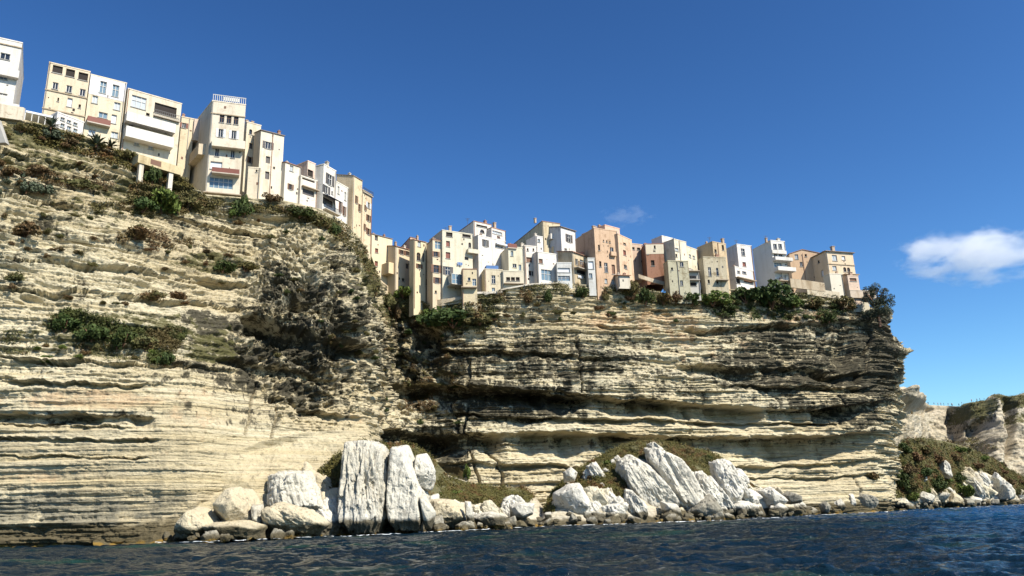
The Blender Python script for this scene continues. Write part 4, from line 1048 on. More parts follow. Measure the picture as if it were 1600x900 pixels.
def boulder_planes(w, h, dp, rot, rng, extra=7):
    c, s = math.cos(rot), math.sin(rot)
    def q(v): return (v[0] * c - v[2] * s, v[1], v[0] * s + v[2] * c)
    pl = []
    for n, d in (((1, 0, 0), w), ((-1, 0, 0), w), ((0, 0, 1), h), ((0, 0, -1), h), ((0, 1, 0), dp), ((0, -1, 0), dp)):
        v = np.array(n) + np.array([rng.uniform(-.22, .22) for _ in range(3)]); pl.append(plane(q(v), d * rng.uniform(.85, 1.0)))
    for _ in range(extra):
        v = np.array([rng.uniform(-1, 1), rng.uniform(-1, .2), rng.uniform(-1, 1)]); v /= np.linalg.norm(v)
        d = math.sqrt((v[0] * w) ** 2 + (v[1] * dp) ** 2 + (v[2] * h) ** 2) * rng.uniform(.88, 1.12)
        pl.append(plane(q(v), d))
    return pl
def boulder(label, cx, cy, w, h, Y, rot=0, seed=1, mat='white', sub=5, group='fallen boulders along the shore', amp=None, depth=None, flute=None, name='boulder'):
    c = P(cx, cy, Y); s = float(np.linalg.norm(c - np.array([0, 0, CAM_Z]))) / F
    w, h = w * s / 2, h * s / 2; dp = depth or (w + h) / 2
    rng = random.Random(seed); sz = min(w, h)
    me = rock_mesh(name, boulder_planes(w, h, dp, -rot, rng), sub, seed, amp or sz * .30, 1.3 / sz, flute)
    o = link(name, me, M[mat]); o.location = c; tag(o, label, 'boulder', group)
    return o
def slab(label, poly, Y, thick, seed, mat='white', sub=6, amp=.35, freq=.55, flute=None, lean=.15, facets=(), group='fallen boulders along the shore', yaw=0.0, name='rock_slab', cat='rock slab', nf=8):
    """a block whose outline is a convex polygon (photo coordinates) with its own distance, size and thickness"""
    pts = np.array([P(x, y, Y) for x, y in poly]); c = pts.mean(0); c[1] += thick * .5
    q = pts - pts.mean(0); pl = []
    n = len(q)
    area = sum(q[i][0] * q[(i + 1) % n][2] - q[(i + 1) % n][0] * q[i][2] for i in range(n))
    for i in range(n):
        a, b = q[i], q[(i + 1) % n]; e = b - a
        nn = np.array([e[2], 0, -e[0]]) * (1 if area > 0 else -1); nn /= np.linalg.norm(nn) + 1e-9
        nn[1] = -lean; nn /= np.linalg.norm(nn)
        pl.append(plane(nn, max(.15, float(np.dot(nn, (a + b) / 2)))))
    pl.append(plane((math.sin(yaw), -1, .1), thick * .5)); pl.append(plane((0, 1, 0), thick * .6))
    rr = random.Random(seed * 3 + 1); ext = np.abs(q).max(0); ext[1] = thick * .5
    for _ in range(nf):
        v = np.array([rr.uniform(-1, 1), rr.uniform(-1.2, 0), rr.uniform(-1, 1)]); v /= np.linalg.norm(v)
        if v[1] > -.25: continue
        pl.append(plane(v, float(np.sqrt(((v * ext) ** 2).sum())) * rr.uniform(.78, .98)))
    for nx, ny, nz, d in facets: pl.append(plane((nx, ny, nz), d))
    me = rock_mesh(name, pl, sub, seed, amp, freq, flute)
    nv = len(me.vertices); v = np.empty(nv * 3, np.float32); me.vertices.foreach_get('co', v); v = v.reshape(-1, 3)
    zz = v[:, 2] + c[2] + .5 * vn(v[:, 0] * .5 + seed, v[:, 1] * .5, v[:, 2] * 0, 3)
    k = 1 - .22 * (1 - sstep(.5, 1.9, zz)) * (c[2] < 9)          # the sea has cut a notch round the foot
    v[:, 0] *= k; v[:, 1] *= k; me.vertices.foreach_set('co', v.ravel()); me.update()
    o = link(name, me, M[mat]); o.location = c; tag(o, label, cat, group)
    return o
# the two tall white pinnacles
slab('tall fluted white pinnacle rising straight from the sea, left of the pair', [(533,690),(575,688),(590,700),(594,760),(592,834),(540,838),(524,815),(527,740)], 112, 7, 3, 'white_bed', sub=7, amp=.5, freq=.35, flute=((.02, 0, 1), 1.1, .75), lean=.1, facets=[(-1,-.5,.1,3.6)], name='rock_pinnacle', cat='rock pinnacle', group=None, nf=1)
slab('smooth bright white pinnacle rising from the sea, right of the pair', [(604,697),(630,694),(648,720),(655,770),(672,812),(664,832),(606,836),(598,790)], 114.5, 8, 8, 'white', sub=7, amp=.45, freq=.3, flute=((.1, 0, 1), .9, .28), lean=.1, facets=[(-1,-.5,.1,4.2)], name='rock_pinnacle', cat='rock pinnacle', group=None, nf=1)
slab('slim pointed white block leaning on the right pinnacle', [(653,778),(660,776),(676,800),(672,826),(662,826)], 114, 2.5, 5, 'white', sub=5, amp=.2, group=None)
slab('ragged white outcrop on the grassy shoulder behind the pinnacles', [(648,712),(662,708),(676,735),(674,762),(650,768),(642,745)], 119, 3, 14, 'white', amp=.7, freq=.6, group=None)
slab('shaded grey block wedged left of the fluted pinnacle', [(488,768),(525,762),(540,800),(540,832),(470,830),(462,800)], 114.5, 4, 15, 'cream_rock', amp=.5, facets=[(.2,-1,-.5,1.2)], group=None)
# left shore
slab('rounded grey banded boulder at the left end of the shore rocks', [(256,838),(268,812),(284,797),(300,800),(318,820),(314,838)], 101, 5, 21, 'cream_rock', amp=.6, freq=.5, facets=[(-1,-.5,-.2,2.6)], group=None)
slab('cream wedge boulder with a dark shaded underside', [(317,796),(340,763),(352,763),(372,783),(382,818),(370,824),(322,812)], 103, 5, 22, 'cream_rock', amp=.3, freq=.4, facets=[(-1,-.5,-.9,1.5)], sub=6, group=None)
slab('tan broken block behind the cream wedge boulder', [(352,764),(376,766),(392,790),(392,816),(374,815)], 106, 4, 23, 'cream_rock', amp=.6, group=None)
slab('large pale tilted block with a hollow left edge', [(404,745),(432,737),(470,738),(480,770),(488,790),(440,798),(412,790)], 108.5, 5, 24, 'white', amp=.6, freq=.5, flute=((.5, 0, -1), .9, .35), facets=[(-1,-.5,.2,2.8)], group=None)
slab('long grey ribbed slab lying on the waterline', [(402,795),(425,788),(470,800),(500,822),(498,834),(420,834),(404,822)], 104, 4.5, 25, 'cream_rock', amp=.5, flute=((1, 0, -.5), 1.1, .4), facets=[(.2,-1,-.6,1.5)], group=None)
slab('low weed covered ledge at the waterline under the cream wedge boulder', [(308,822),(330,818),(372,818),(404,826),(410,842),(312,842)], 100.5, 4, 26, 'cream_rock', amp=.45, freq=.7, group=None)
slab('small upright ribbed block beside the long grey slab', [(388,790),(402,790),(404,822),(392,824)], 104.5, 2, 27, 'white_bed', sub=5, amp=.3, group=None)
slab('bright white leaning slab over the shore left of the pinnacles', [(425,737),(445,742),(470,775),(480,800),(455,795),(430,770)], 109.5, 3, 28, 'white', amp=.4, group=None)
# middle shore
slab('brown topped ledge of layered rock just right of the pinnacles', [(664,782),(700,784),(722,800),(730,824),(680,826),(668,812)], 123, 5, 31, 'cream_rock', amp=.7, group=None)
slab('small dark weedy rock at the foot of the right pinnacle', [(668,812),(686,808),(694,828),(668,830)], 119, 3, 32, 'dark_rock', sub=5, amp=.3, group=None)
slab('thin white finger of rock standing on the shore', [(726,784),(734,785),(740,815),(732,820),(727,805)], 124, 1.6, 33, 'white', sub=5, amp=.3, group=None)
slab('low bright white ledge along the shore', [(738,808),(765,802),(788,808),(795,822),(740,824)], 126, 4, 34, 'white', amp=.5, group=None)
slab('pale boulder with a dark hollow on its left on the small beach', [(798,792),(812,786),(834,788),(832,802),(812,812),(800,808)], 134, 3.5, 35, 'white', sub=5, amp=.4, facets=[(-1,-.6,-.3,1.4)], group=None)
# mound rocks
slab('big white boulder with a shaded left underside at the left toe of the mound', [(870,772),(893,758),(908,757),(926,782),(930,806),(915,814),(880,810),(868,795)], 139, 6, 41, 'white', amp=.5, freq=.5, facets=[(-1,-.9,-.8,2.0)], group=None)
slab('cream kite shaped block between two white boulders', [(928,768),(935,761),(952,785),(942,792),(925,790)], 141, 3, 42, 'cream_rock', sub=5, amp=.25, facets=[(0,-1,-.6,.7)], group=None)
slab('greatest white slab of the mound, tilted with a ribbed left edge', [(974,715),(988,709),(1018,726),(1050,758),(1070,786),(1050,800),(1008,792),(984,764),(972,730)], 146, 6, 43, 'white', sub=7, amp=.45, freq=.35, flute=((1, 0, -1.1), .8, .35), facets=[(-1,-.5,-.8,3.6)], group=None)
slab('upper white slab running down from the grassy crest of the mound', [(1016,700),(1032,699),(1068,716),(1092,748),(1106,784),(1090,802),(1062,794),(1038,752),(1018,718)], 149, 5, 44, 'white', sub=7, amp=.6, freq=.4, flute=((1, 0, -1.3), .8, .4), facets=[(-1,-.5,-.5,2.6)], group=None)
slab('ribbed white block leaning below the greatest slab', [(944,772),(955,768),(975,790),(960,802),(942,795)], 142.5, 3, 45, 'white', amp=.35, flute=((.5, 0, -1), 1.6, .3), group=None)
slab('narrow white slab standing at the centre of the mound foot', [(982,766),(992,768),(1014,792),(1016,812),(995,815),(978,790)], 141.5, 3.5, 46, 'white', amp=.45, flute=((1, 0, -1.3), 1.3, .35), group=None)
slab('low white block at the waterline left of the narrow slab', [(952,790),(965,785),(985,805),(985,815),(962,815)], 140.5, 3, 47, 'white', sub=5, amp=.4, group=None)
slab('flat white block at the foot of the greatest slab', [(1040,785),(1062,790),(1072,808),(1070,816),(1045,816)], 143, 3.5, 48, 'white', sub=5, amp=.35, group=None)
slab('grey dark weathered boulder at the waterline before the mound', [(1082,800),(1100,782),(1118,774),(1130,790),(1140,806),(1130,812),(1084,812)], 146, 5, 49, 'dark_rock', amp=.6, freq=.5, group=None)
slab('white fluted slab right of the dark weathered boulder', [(1100,752),(1116,745),(1136,770),(1158,800),(1140,806),(1118,780)], 152, 4, 50, 'white', sub=6, amp=.5, flute=((1, 0, -1.4), 1.1, .5), facets=[(-1,-.5,-.3,2.2)], group=None)
slab('second fluted slab streaming down the right shoulder of the mound', [(1136,718),(1146,722),(1168,756),(1186,786),(1172,792),(1150,760)], 158, 3.5, 51, 'white', sub=6, amp=.5, flute=((1, 0, -1.5), 1.1, .45), group=None)
slab('broken white block filling the gap right of the upper slab', [(1080,738),(1104,738),(1132,778),(1128,802),(1100,798),(1084,770)], 151, 4, 81, 'white', amp=.6, flute=((1, 0, -1.3), 1.2, .5), facets=[(-1,-.5,-.3,2.2)], group=None)
slab('white rib of rock under the brown cap at the right of the mound', [(1118,722),(1138,718),(1162,754),(1172,790),(1150,796),(1126,756)], 155, 4, 82, 'white', amp=.6, flute=((1, 0, -1.3), 1.2, .5), facets=[(-1,-.5,-.3,2.2)], group=None)
slab('smooth grey white rounded rock at the waterline right of the mound', [(1142,790),(1158,783),(1180,786),(1195,800),(1188,806),(1146,806)], 154, 4, 52, 'white', amp=.3, group=None)
slab('small ribbed pale outcrop high on the left shoulder of the mound', [(918,728),(932,722),(948,744),(938,752),(924,745)], 150, 2.5, 53, 'white', sub=5, amp=.4, flute=((1, 0, -1), 1.4, .3), group=None)
slab('rounded pale outcrop on the left edge of the mound', [(882,738),(893,730),(902,738),(898,750),(884,752)], 147, 2.5, 54, 'white', sub=5, amp=.4, group=None)
slab('pointed pale outcrop at the top of the grassy mound', [(1014,694),(1024,690),(1040,704),(1042,722),(1028,725),(1018,712)], 157, 3, 55, 'white', amp=.5, flute=((.7, 0, -1), 1.3, .4), group=None)
slab('low white rock beneath the mound grass at the right', [(1196,768),(1212,762),(1236,782),(1226,792),(1204,790)], 170, 4, 56, 'white', amp=.6, facets=[(-1,-.8,-.4,1.8)], group=None)
slab('brownish flat boulder beside the mound foot', [(1228,774),(1240,769),(1256,774),(1258,784),(1238,786)], 176, 3.5, 57, 'dark_rock', sub=5, amp=.35, group=None)
slab('pale rounded rock on the water at the right toe of the mound', [(1205,792),(1222,786),(1244,790),(1250,800),(1206,803)], 170, 4, 58, 'cream_rock', sub=5, amp=.4, group=None)
slab('dark upright rock at the waterline below the bare cliff foot', [(1287,788),(1294,784),(1301,790),(1300,802),(1288,802)], 189, 2.5, 59, 'dark_rock', sub=5, amp=.3, group=None)
slab('big dark boulder at the foot of the cliff end', [(1338,778),(1350,770),(1366,772),(1384,784),(1386,797),(1340,798)], 199, 5, 60, 'dark_rock', amp=.6, group=None)
slab('slim tilted pale rock left of the big dark boulder', [(1330,772),(1337,772),(1340,796),(1331,797)], 198, 2, 61, 'white', sub=5, amp=.35, group=None)
slab('pale slanting rock between dark upright rock and slim tilted rock', [(1304,784),(1316,778),(1326,792),(1322,799),(1306,796)], 196, 3, 62, 'white_bed', sub=5, amp=.4, group=None)
# right shore
slab('bright white fang of rock high on the far scrub slope', [(1472,740),(1478,714),(1488,728),(1491,750),(1482,744)], 262, 4, 64, 'white', amp=.6, group=None)
slab('small white patch of rock left of the fang', [(1438,742),(1448,744),(1452,738),(1450,755),(1442,756)], 248, 3, 65, 'white', sub=5, amp=.4, group=None)
slab('long ribbed white slab running down the far slope', [(1512,738),(1520,734),(1536,758),(1549,774),(1540,782),(1524,766)], 280, 5, 66, 'white', sub=6, amp=.7, flute=((1, 0, -1.3), .9, .6), group=None)
slab('white triangular crag at the right margin', [(1570,755),(1576,746),(1586,762),(1599,778),(1572,784)], 292, 6, 67, 'white', sub=6, amp=.7, facets=[(-1,-.5,0,2.5)], group=None)
slab('light flat topped rock on the far shore', [(1514,778),(1528,776),(1540,778),(1538,788),(1516,788)], 268, 5, 68, 'white', sub=5, amp=.4, group=None)
slab('pale boulder with a dark base near the middle of the far shore', [(1440,772),(1450,768),(1462,772),(1468,786),(1442,790)], 240, 5, 69, 'white', sub=5, amp=.5, facets=[(-1,-.5,-.8,1.8)], group=None)
slab('brown streaked boulder right of the dark gap on the far shore', [(1484,784),(1494,768),(1504,772),(1512,788),(1488,792)], 255, 5, 70, 'cream_rock', sub=5, amp=.5, group=None)
slab('leaning pale rock over the dark gap on the far shore', [(1462,772),(1478,768),(1488,770),(1484,780),(1470,782)], 252, 4, 71, 'white_bed', sub=5, amp=.4, group=None)
slab('low pale rock where the scrub slope meets the cliff end', [(1396,780),(1404,773),(1424,784),(1440,786),(1432,792),(1400,792)], 226, 5, 72, 'cream_rock', sub=5, amp=.6, group=None)
slab('thin white spike in the scrub above the far shore', [(1558,746),(1562,738),(1570,752),(1566,762)], 290, 3, 73, 'white', sub=5, amp=.5, group=None)
# many small blocks along the waterline
rng = random.Random(5)
SHORE = [(258,840,104),(310,842,100),(405,840,101),(500,836,108),(600,833,109),(672,829,117),(730,826,122),(800,822,131),(850,818,135),(950,817,137),(1050,816,141),(1130,812,145),(1200,806,160),(1260,803,178),(1330,799,193),(1400,794,214),(1460,791,238),(1530,788,265),(1600,785,290),(1640,784,300)]
sx = [q[0] for q in SHORE]; sy = [q[1] for q in SHORE]; sY = [q[2] for q in SHORE]
SM = []
for i in range(10):
    me = rock_mesh('shore_rock', boulder_planes(1, .75, .9, rng.uniform(-.6, .6), rng, 9), 4, 200 + i, .38, 1.2)
    SM.append(me)
for i in range(190):
    if i < 110: x = rng.uniform(690, 1270)
    elif i < 150: x = rng.uniform(258, 690)
    else: x = rng.uniform(1240, 1625)
    if 500 < x < 672 : continue
    up = abs(rng.gauss(0, .5)) * (14 if 730 < x < 1280 else 8)
    Y = float(np.interp(x, sx, sY)) + up * .35; y = float(np.interp(x, sx, sy)) - up
    c = P(x, y, Y); s = rng.choice([.3, .4, .55, .8, 1.1]) * rng.uniform(.7, 1.2)
    me = SM[i % 10]
    mt = 'white' if up > 5 or rng.random() < .15 else rng.choice(['cream_rock', 'dark_rock', 'dark_rock'])
    key = 'm' + mt + str(i % 10)
    if key not in M:
        mm = me.copy(); mm.materials.clear(); mm.materials.append(M[mt]); M[key] = mm
    o = bpy.data.objects.new('shore_rock', M[key]); COL.objects.link(o)
    o.location = (c[0], c[1], max(.0, c[2])); o.scale = (s * rng.uniform(.8, 1.3), s, s * rng.uniform(.7, 1.1)); o.rotation_euler = (rng.uniform(-.4, .4), rng.uniform(-.5, .5), rng.uniform(0, 6.3))
    tag(o, 'small broken rock among the litter of stones along the waterline', 'rock', 'small rocks strewn along the waterline')

# angular blocks half buried in the fallen-rock slopes
SH0 = {'1': M1, '2': M2, '3': M3}
BLK = [rock_mesh('boulder', boulder_planes(1, .8, .9, 0, rng, 12), 5, 300 + i, .22, 1.1, ((.6, 0, -1), 3.0, .14)) for i in range(8)]
def blocks(sheet, polys, n, smin, smax, label, group, mats=('white', 'white', 'cream_rock')):
    S = SH0[sheet]; k = np.zeros(S.px.shape, bool)
    for p in polys: k |= poly_in(S.px, S.py, p)
    c = S.co[k]; r = random.Random(len(c))
    for _ in range(n):
        p = c[r.randrange(len(c))]; s = smin + (smax - smin) * r.random() ** 2.2; i = r.randrange(8); mt = r.choice(mats); key = 'b' + mt + str(i)
        if key not in M:
            mm = BLK[i].copy(); mm.materials.clear(); mm.materials.append(M[mt]); M[key] = mm
        o = bpy.data.objects.new('boulder', M[key]); COL.objects.link(o)
        o.location = (p[0], p[1] + s * .25, p[2]); o.scale = (s * r.uniform(.6, 1.0), s * .9, s * r.uniform(.8, 1.5)); o.rotation_euler = (r.uniform(-.3, .3), r.uniform(-.9, -.1), r.uniform(-.5, .5))
        tag(o, label, 'boulder', group)
blocks('2', [[(862,806),(900,770),(950,775),(1000,800),(1060,800),(1120,790),(1180,782),(1240,792),(1260,803),(1000,815)]], 60, .7, 2.6, 'angular pale block in the jumble at the foot of the grassy mound', 'angular blocks at the foot of the grassy mound')
blocks('2', [[(1090,740),(1130,735),(1180,770),(1230,785),(1180,795),(1110,790)]], 26, 1.0, 3.2, 'leaning white block on the right shoulder of the grassy mound', 'leaning blocks on the right shoulder of the mound')
blocks('2', [[(880,760),(920,725),(970,700),(980,740),(940,765),(900,775)]], 9, .6, 1.8, 'pale block poking through the scrub on the left of the mound', 'blocks poking through the scrub of the mound')
blocks('1', [[(664,790),(700,785),(760,792),(830,800),(850,806),(800,822),(680,828)]], 60, .5, 2.2, 'angular pale block among the shore rubble right of the pinnacles', 'blocks in the shore rubble right of the pinnacles')
blocks('1', [[(400,800),(430,764),(520,760),(524,830),(420,836)]], 34, .8, 2.9, 'angular pale block among the rubble left of the pinnacles', 'blocks in the rubble left of the pinnacles', ('cream_rock', 'white', 'cream_rock'))
blocks('3', [[(1395,795),(1440,770),(1500,765),(1520,735),(1600,770),(1640,785),(1500,792)]], 60, .8, 3.4, 'angular pale block along the foot of the far scrub slope', 'blocks at the foot of the far scrub slope', ('white', 'cream_rock', 'cream_rock'))
# foam where the swell washes the rocks
fr_ = np.random.default_rng(9); fv = []; ff = []
for i in range(170):
    x = fr_.uniform(250, 1640); Y = float(np.interp(x, sx, sY)) - abs(fr_.normal()) * 2.2 + .6; X = (x - 800) / F * Y * 1.03
    L_, w_ = fr_.uniform(.2, 1.1), fr_.uniform(.06, .25); n0 = len(fv); m_ = 12
    for q in range(m_):
        t = 6.283 * q / m_; rr_ = fr_.uniform(.55, 1.15); fv.append((X + math.cos(t) * L_ * rr_, Y + math.sin(t) * w_ * rr_, .10 + .10 * fr_.random()))
    ff.append(tuple(range(n0, n0 + m_)))
me = bpy.data.meshes.new('foam'); me.from_pydata(fv, [], ff)
tag(link('foam', me, flat('sea_foam', (.75, .78, .78), .6)), 'thin white flecks of foam where the sea washes the rocks', kind='stuff')

# ---------------------------------------------------------------- vegetation
def leaf_cloud(rng, centres, n, size, flat_=1.0, seed=0):
    """many small bent leaf sprays spread through lumps; centres = (x, y, z, rx, ry, rz)"""
    r = np.random.default_rng(seed)
    cs = np.array(centres, float); wgt = (cs[:, 3] * cs[:, 4] * cs[:, 5]) ** .67; k = r.choice(len(cs), n, p=wgt / wgt.sum())
    d = r.normal(size=(n, 3)); d /= np.linalg.norm(d, axis=1, keepdims=True)
    rad = r.uniform(.55, 1.08, n) ** .8
    c = cs[k, :3] + d * cs[k, 3:] * rad[:, None]
    c = c[c[:, 2] > -.3] if flat_ else c
    d = d[:len(c)]; n = len(c)
    nn = d * .7 + r.normal(size=(n, 3)) * .6; nn /= np.linalg.norm(nn, axis=1, keepdims=True)
    t = np.cross(nn, r.normal(size=(n, 3))); t /= np.linalg.norm(t, axis=1, keepdims=True) + 1e-9; b = np.cross(nn, t)
    s = size * r.uniform(.55, 1.4, n)[:, None]
    v = np.stack([c - t * s, c - b * s * .45, c + t * s, c + b * s * .45], 1).reshape(-1, 3)
    return v, np.arange(n * 4).reshape(-1, 4)
def bush_mesh(seed, leafn=900, size=.16):
    r = random.Random(seed); cs = []
    for _ in range(13):
        a = r.uniform(0, 6.28); q = r.uniform(0, .8)
        cs.append((math.cos(a) * q, math.sin(a) * q, r.uniform(-.05, .6) * (1.1 - q), r.uniform(.24, .48), r.uniform(.24, .48), r.uniform(.2, .38)))
    return leaf_cloud(r, cs, leafn, size, True, seed)
BM = {}
for s_ in range(6):
    for mt in ('leaf_dark', 'leaf_green', 'leaf_olive', 'leaf_brown', 'leaf_blue'):
        v, f = bush_mesh(s_ + 1, 1100 if s_ % 2 else 800, .13)
        BM[(s_, mt)] = mesh_np('bush', v, f); BM[(s_, mt)].materials.append(M[mt])
stem_mb = MB()
for q in range(5):
    a = q * 1.3; stem_mb.bar((0, 0, -.4), (math.cos(a) * .4, math.sin(a) * .4, .35), .02)
STEM = bpy.data.meshes.new('stem'); STEM.from_pydata(stem_mb.v, [], stem_mb.f); STEM.materials.append(M['wood'])
bi = [0]
SH = {'c': CLIFF, '1': M1, '2': M2, '3': M3, 'h': HEAD}
def bush(px, py, w, h, mt, label, sheet='c', group=None, parts=True, name='bush', out=.0):
    """a shrub rooted in the rock face where the photo shows its foot"""
    bi[0] += 1; rg = random.Random(bi[0])
    p = SH[sheet].at(px, py + h * .35); s = float(np.linalg.norm(p)) / F
    me = BM[(rg.randrange(6), mt)]
    sc = Vector((w * s / 2, max(.5, min(w, h * 1.6) * s / 2), h * s / 1.2))
    root = empty(name, (p[0], p[1] - out - sc.y * .25, p[2] - .1), rg.uniform(0, 6.28)) if parts else None
    if parts:
        o = link('foliage', me, None, root); o.scale = sc
        t = link('stem', STEM, None, root); t.scale = sc
    else:
        root = link(name, me); root.location = (p[0], p[1] - sc.y * .25, p[2] - .1); root.rotation_euler = (0, 0, rg.uniform(0, 6.28)); root.scale = sc
    if parts: root.rotation_euler = (0, 0, rg.choice((0, math.pi)) + rg.uniform(-.3, .3))
    else: root.rotation_euler = (0, 0, rg.choice((0, math.pi)) + rg.uniform(-.3, .3))
    tag(root, label, name.replace('_', ' '), group)
    return root
def cover(name, label, sheet, polys, n, size, mat, seed, hum=.8, thr=-.25):
    """low ground cover that nobody could count: leaf sprays standing on the ground in hummocks"""
    S = SH[sheet]
    if not hasattr(S, 'qx'): S.index()
    k = np.zeros(S.qx.shape, bool)
    for p in polys: k |= poly_in(S.qx, S.qy, p)
    c = S.co[k]
    if not len(c): return
    nz = fbm(c[:, 0] * .3, c[:, 1] * .3, c[:, 2] * .3, 3, seed)
    k2 = nz > thr; c = c[k2]; nz = nz[k2]
    r = np.random.default_rng(seed)
    # spread evenly over the area the points cover, not over the grid
    i = r.integers(0, len(c), n); c = c[i] + r.normal(size=(n, 3)) * .22; nz = nz[i]
    h = np.maximum(0, fbm(c[:, 0] * .8, c[:, 1] * .8, c[:, 2] * .8, 2, seed + 9) + .25) * hum
    up = r.uniform(0, 1, n) * h
    c = c + np.array([0, -.45, .75]) * up[:, None]
    nn = np.array([0, -.5, .7]) + r.normal(size=(n, 3)) * .6; nn /= np.linalg.norm(nn, axis=1, keepdims=True)
    t = np.cross(nn, r.normal(size=(n, 3))); t /= np.linalg.norm(t, axis=1, keepdims=True) + 1e-9; b = np.cross(nn, t)
    s = size * r.uniform(.5, 1.4, n)[:, None]
    v = np.stack([c - t * s, c - b * s * .5, c + t * s, c + b * s * .5], 1).reshape(-1, 3)
    tag(link(name, mesh_np(name, v, np.arange(n * 4).reshape(-1, 4)), M[mat]), label, kind='stuff')
M['creeper'] = leaf_mat('creeper_leaves', (.032, .050, .014), (.070, .090, .022), (.10, .075, .03))
cover('undergrowth', 'brown green scrub along the top of the western slope', 'c', [[(-60,180),(0,186),(60,196),(130,214),(215,246),(300,292),(300,302),(210,268),(120,240),(0,212),(-60,200)]], 16000, .20, 'grass', 1, thr=-.15)
cover('undergrowth', 'green scrub patch on the ledge under the pillared terrace', 'c', [[(205,288),(240,282),(300,294),(330,312),(400,318),(440,322),(520,340),(545,360),(540,385),(500,352),(440,334),(330,330),(250,338),(150,335),(140,318),(200,312)]], 26000, .2, 'leaf_olive', 2, thr=-.12)
cover('undergrowth', 'patchy dry scrub on the upper western ledges', 'c', [[(-60,250),(60,262),(180,290),(160,298),(60,284),(-60,276)], [(-60,340),(60,346),(130,360),(200,372),(190,382),(60,372),(-60,362)], [(120,355),(260,362),(330,380),(250,392),(140,376)]], 9000, .17, 'leaf_brown', 3, thr=.05)
cover('undergrowth', 'dense dark creeper band on the ledge of the western face', 'c', [[(78,492),(110,488),(160,498),(230,512),(262,512),(292,516),(290,526),(272,550),(240,572),(228,560),(240,540),(200,532),(150,524),(110,518),(84,512)]], 26000, .16, 'creeper', 4, thr=-.3, hum=1.4)
cover('undergrowth', 'thin trailing plants below the creeper band', 'c', [[(0,515),(90,520),(230,540),(250,572),(100,560),(0,552)]], 4500, .13, 'leaf_olive', 5, thr=.12, hum=.4)
cover('undergrowth', 'scrub trailing down the corner under the ochre houses', 'c', [[(520,338),(552,362),(578,400),(592,432),(588,470),(574,430),(556,400),(535,380),(515,360)]], 9000, .19, 'leaf_olive', 6, thr=-.2)
cover('undergrowth', 'brown green scrub filling the head of the gully', 'c', [[(596,452),(650,452),(668,478),(760,470),(780,488),(760,520),(700,515),(660,500),(655,520),(620,500),(600,520)]], 15000, .22, 'leaf_olive', 7, thr=-.15)
cover('undergrowth', 'fringe of scrub along the rim of the central cliff', 'c', [[(745,462),(800,450),(870,442),(960,448),(1040,458),(1100,452),(1240,454),(1340,466),(1340,478),(1240,474),(1100,476),(1040,474),(960,466),(870,458),(800,468),(760,480)]], 17000, .2, 'leaf_olive', 8, thr=-.02)
cover('undergrowth', 'rusty scrub in the shaded notch of the central cliff', 'c', [[(640,570),(700,565),(712,600),(690,640),(640,650),(625,610)]], 5000, .2, 'leaf_brown', 9, thr=0)
cover('undergrowth', 'dark grey brush hanging under the green bushes of the rim', 'c', [[(1120,470),(1230,472),(1300,476),(1330,484),(1290,500),(1180,500),(1110,492)]], 9000, .2, 'leaf_dark', 19, thr=.02, hum=.9)
cover('undergrowth', 'green and rust ground cover on the shoulder of the twin pinnacles', '1', [[(488,750),(520,712),(534,705),(530,770),(500,790),(486,775)], [(556,690),(650,695),(676,712),(690,742),(690,770),(650,772),(640,730),(600,715),(570,712)], [(660,722),(700,744),(740,758),(822,756),(836,776),(806,800),(770,792),(735,786),(690,780),(660,768)]], 36000, .15, 'grass', 10, thr=-.3, hum=.9)
cover('undergrowth', 'green and rust ground cover draped over the rock mound', '2', [[(850,800),(864,766),(905,730),(965,699),(1000,686),(1020,688),(1050,690),(1090,702),(1120,710),(1146,736),(1160,748),(1205,776),(1186,782),(1150,752),(1130,772),(1110,755),(1080,735),(1060,716),(1030,706),(1012,716),(985,712),(972,722),(980,756),(975,780),(940,770),(925,764),(900,758),(872,772),(866,800)]], 52000, .15, 'grass', 11, thr=-.3, hum=1.0)
cover('undergrowth', 'rust and green scrub mantling the far shore slope', '3', [[(1385,770),(1396,745),(1400,702),(1412,684),(1440,684),(1500,698),(1560,718),(1660,780),(1600,780),(1562,748),(1530,736),(1512,740),(1506,770),(1480,772),(1440,772),(1400,778)]], 60000, .24, 'grass', 12, thr=-.42, hum=1.6)
cover('undergrowth', 'grass caught in the seams between the slabs of the mound', '2', [[(1020,728),(1036,740),(1062,782),(1070,800),(1056,792),(1034,760)], [(1096,700),(1140,718),(1150,750),(1120,730)]], 3500, .15, 'grass', 24, thr=-.4, hum=2.2)
cover('undergrowth', 'grass tufts on top of the white pinnacles', '1', [[(556,690),(600,690),(640,694),(640,704),(600,702),(560,700)]], 2500, .14, 'grass', 23, thr=-.5, hum=1.2)
cover('undergrowth', 'dark scrub on the brow of the distant headland', 'h', [[(1502,630),(1545,624),(1552,650),(1538,666),(1498,664)], [(1540,618),(1600,610),(1700,590),(1700,625),(1560,634)]], 6000, .3, 'leaf_olive', 13, thr=-.05, hum=1.2)
cover('undergrowth', 'green scrub in the hollow under the distant headland', 'h', [[(1470,686),(1500,690),(1520,682),(1560,700),(1520,712),(1480,700)]], 5000, .3, 'grass', 14, thr=-.4)

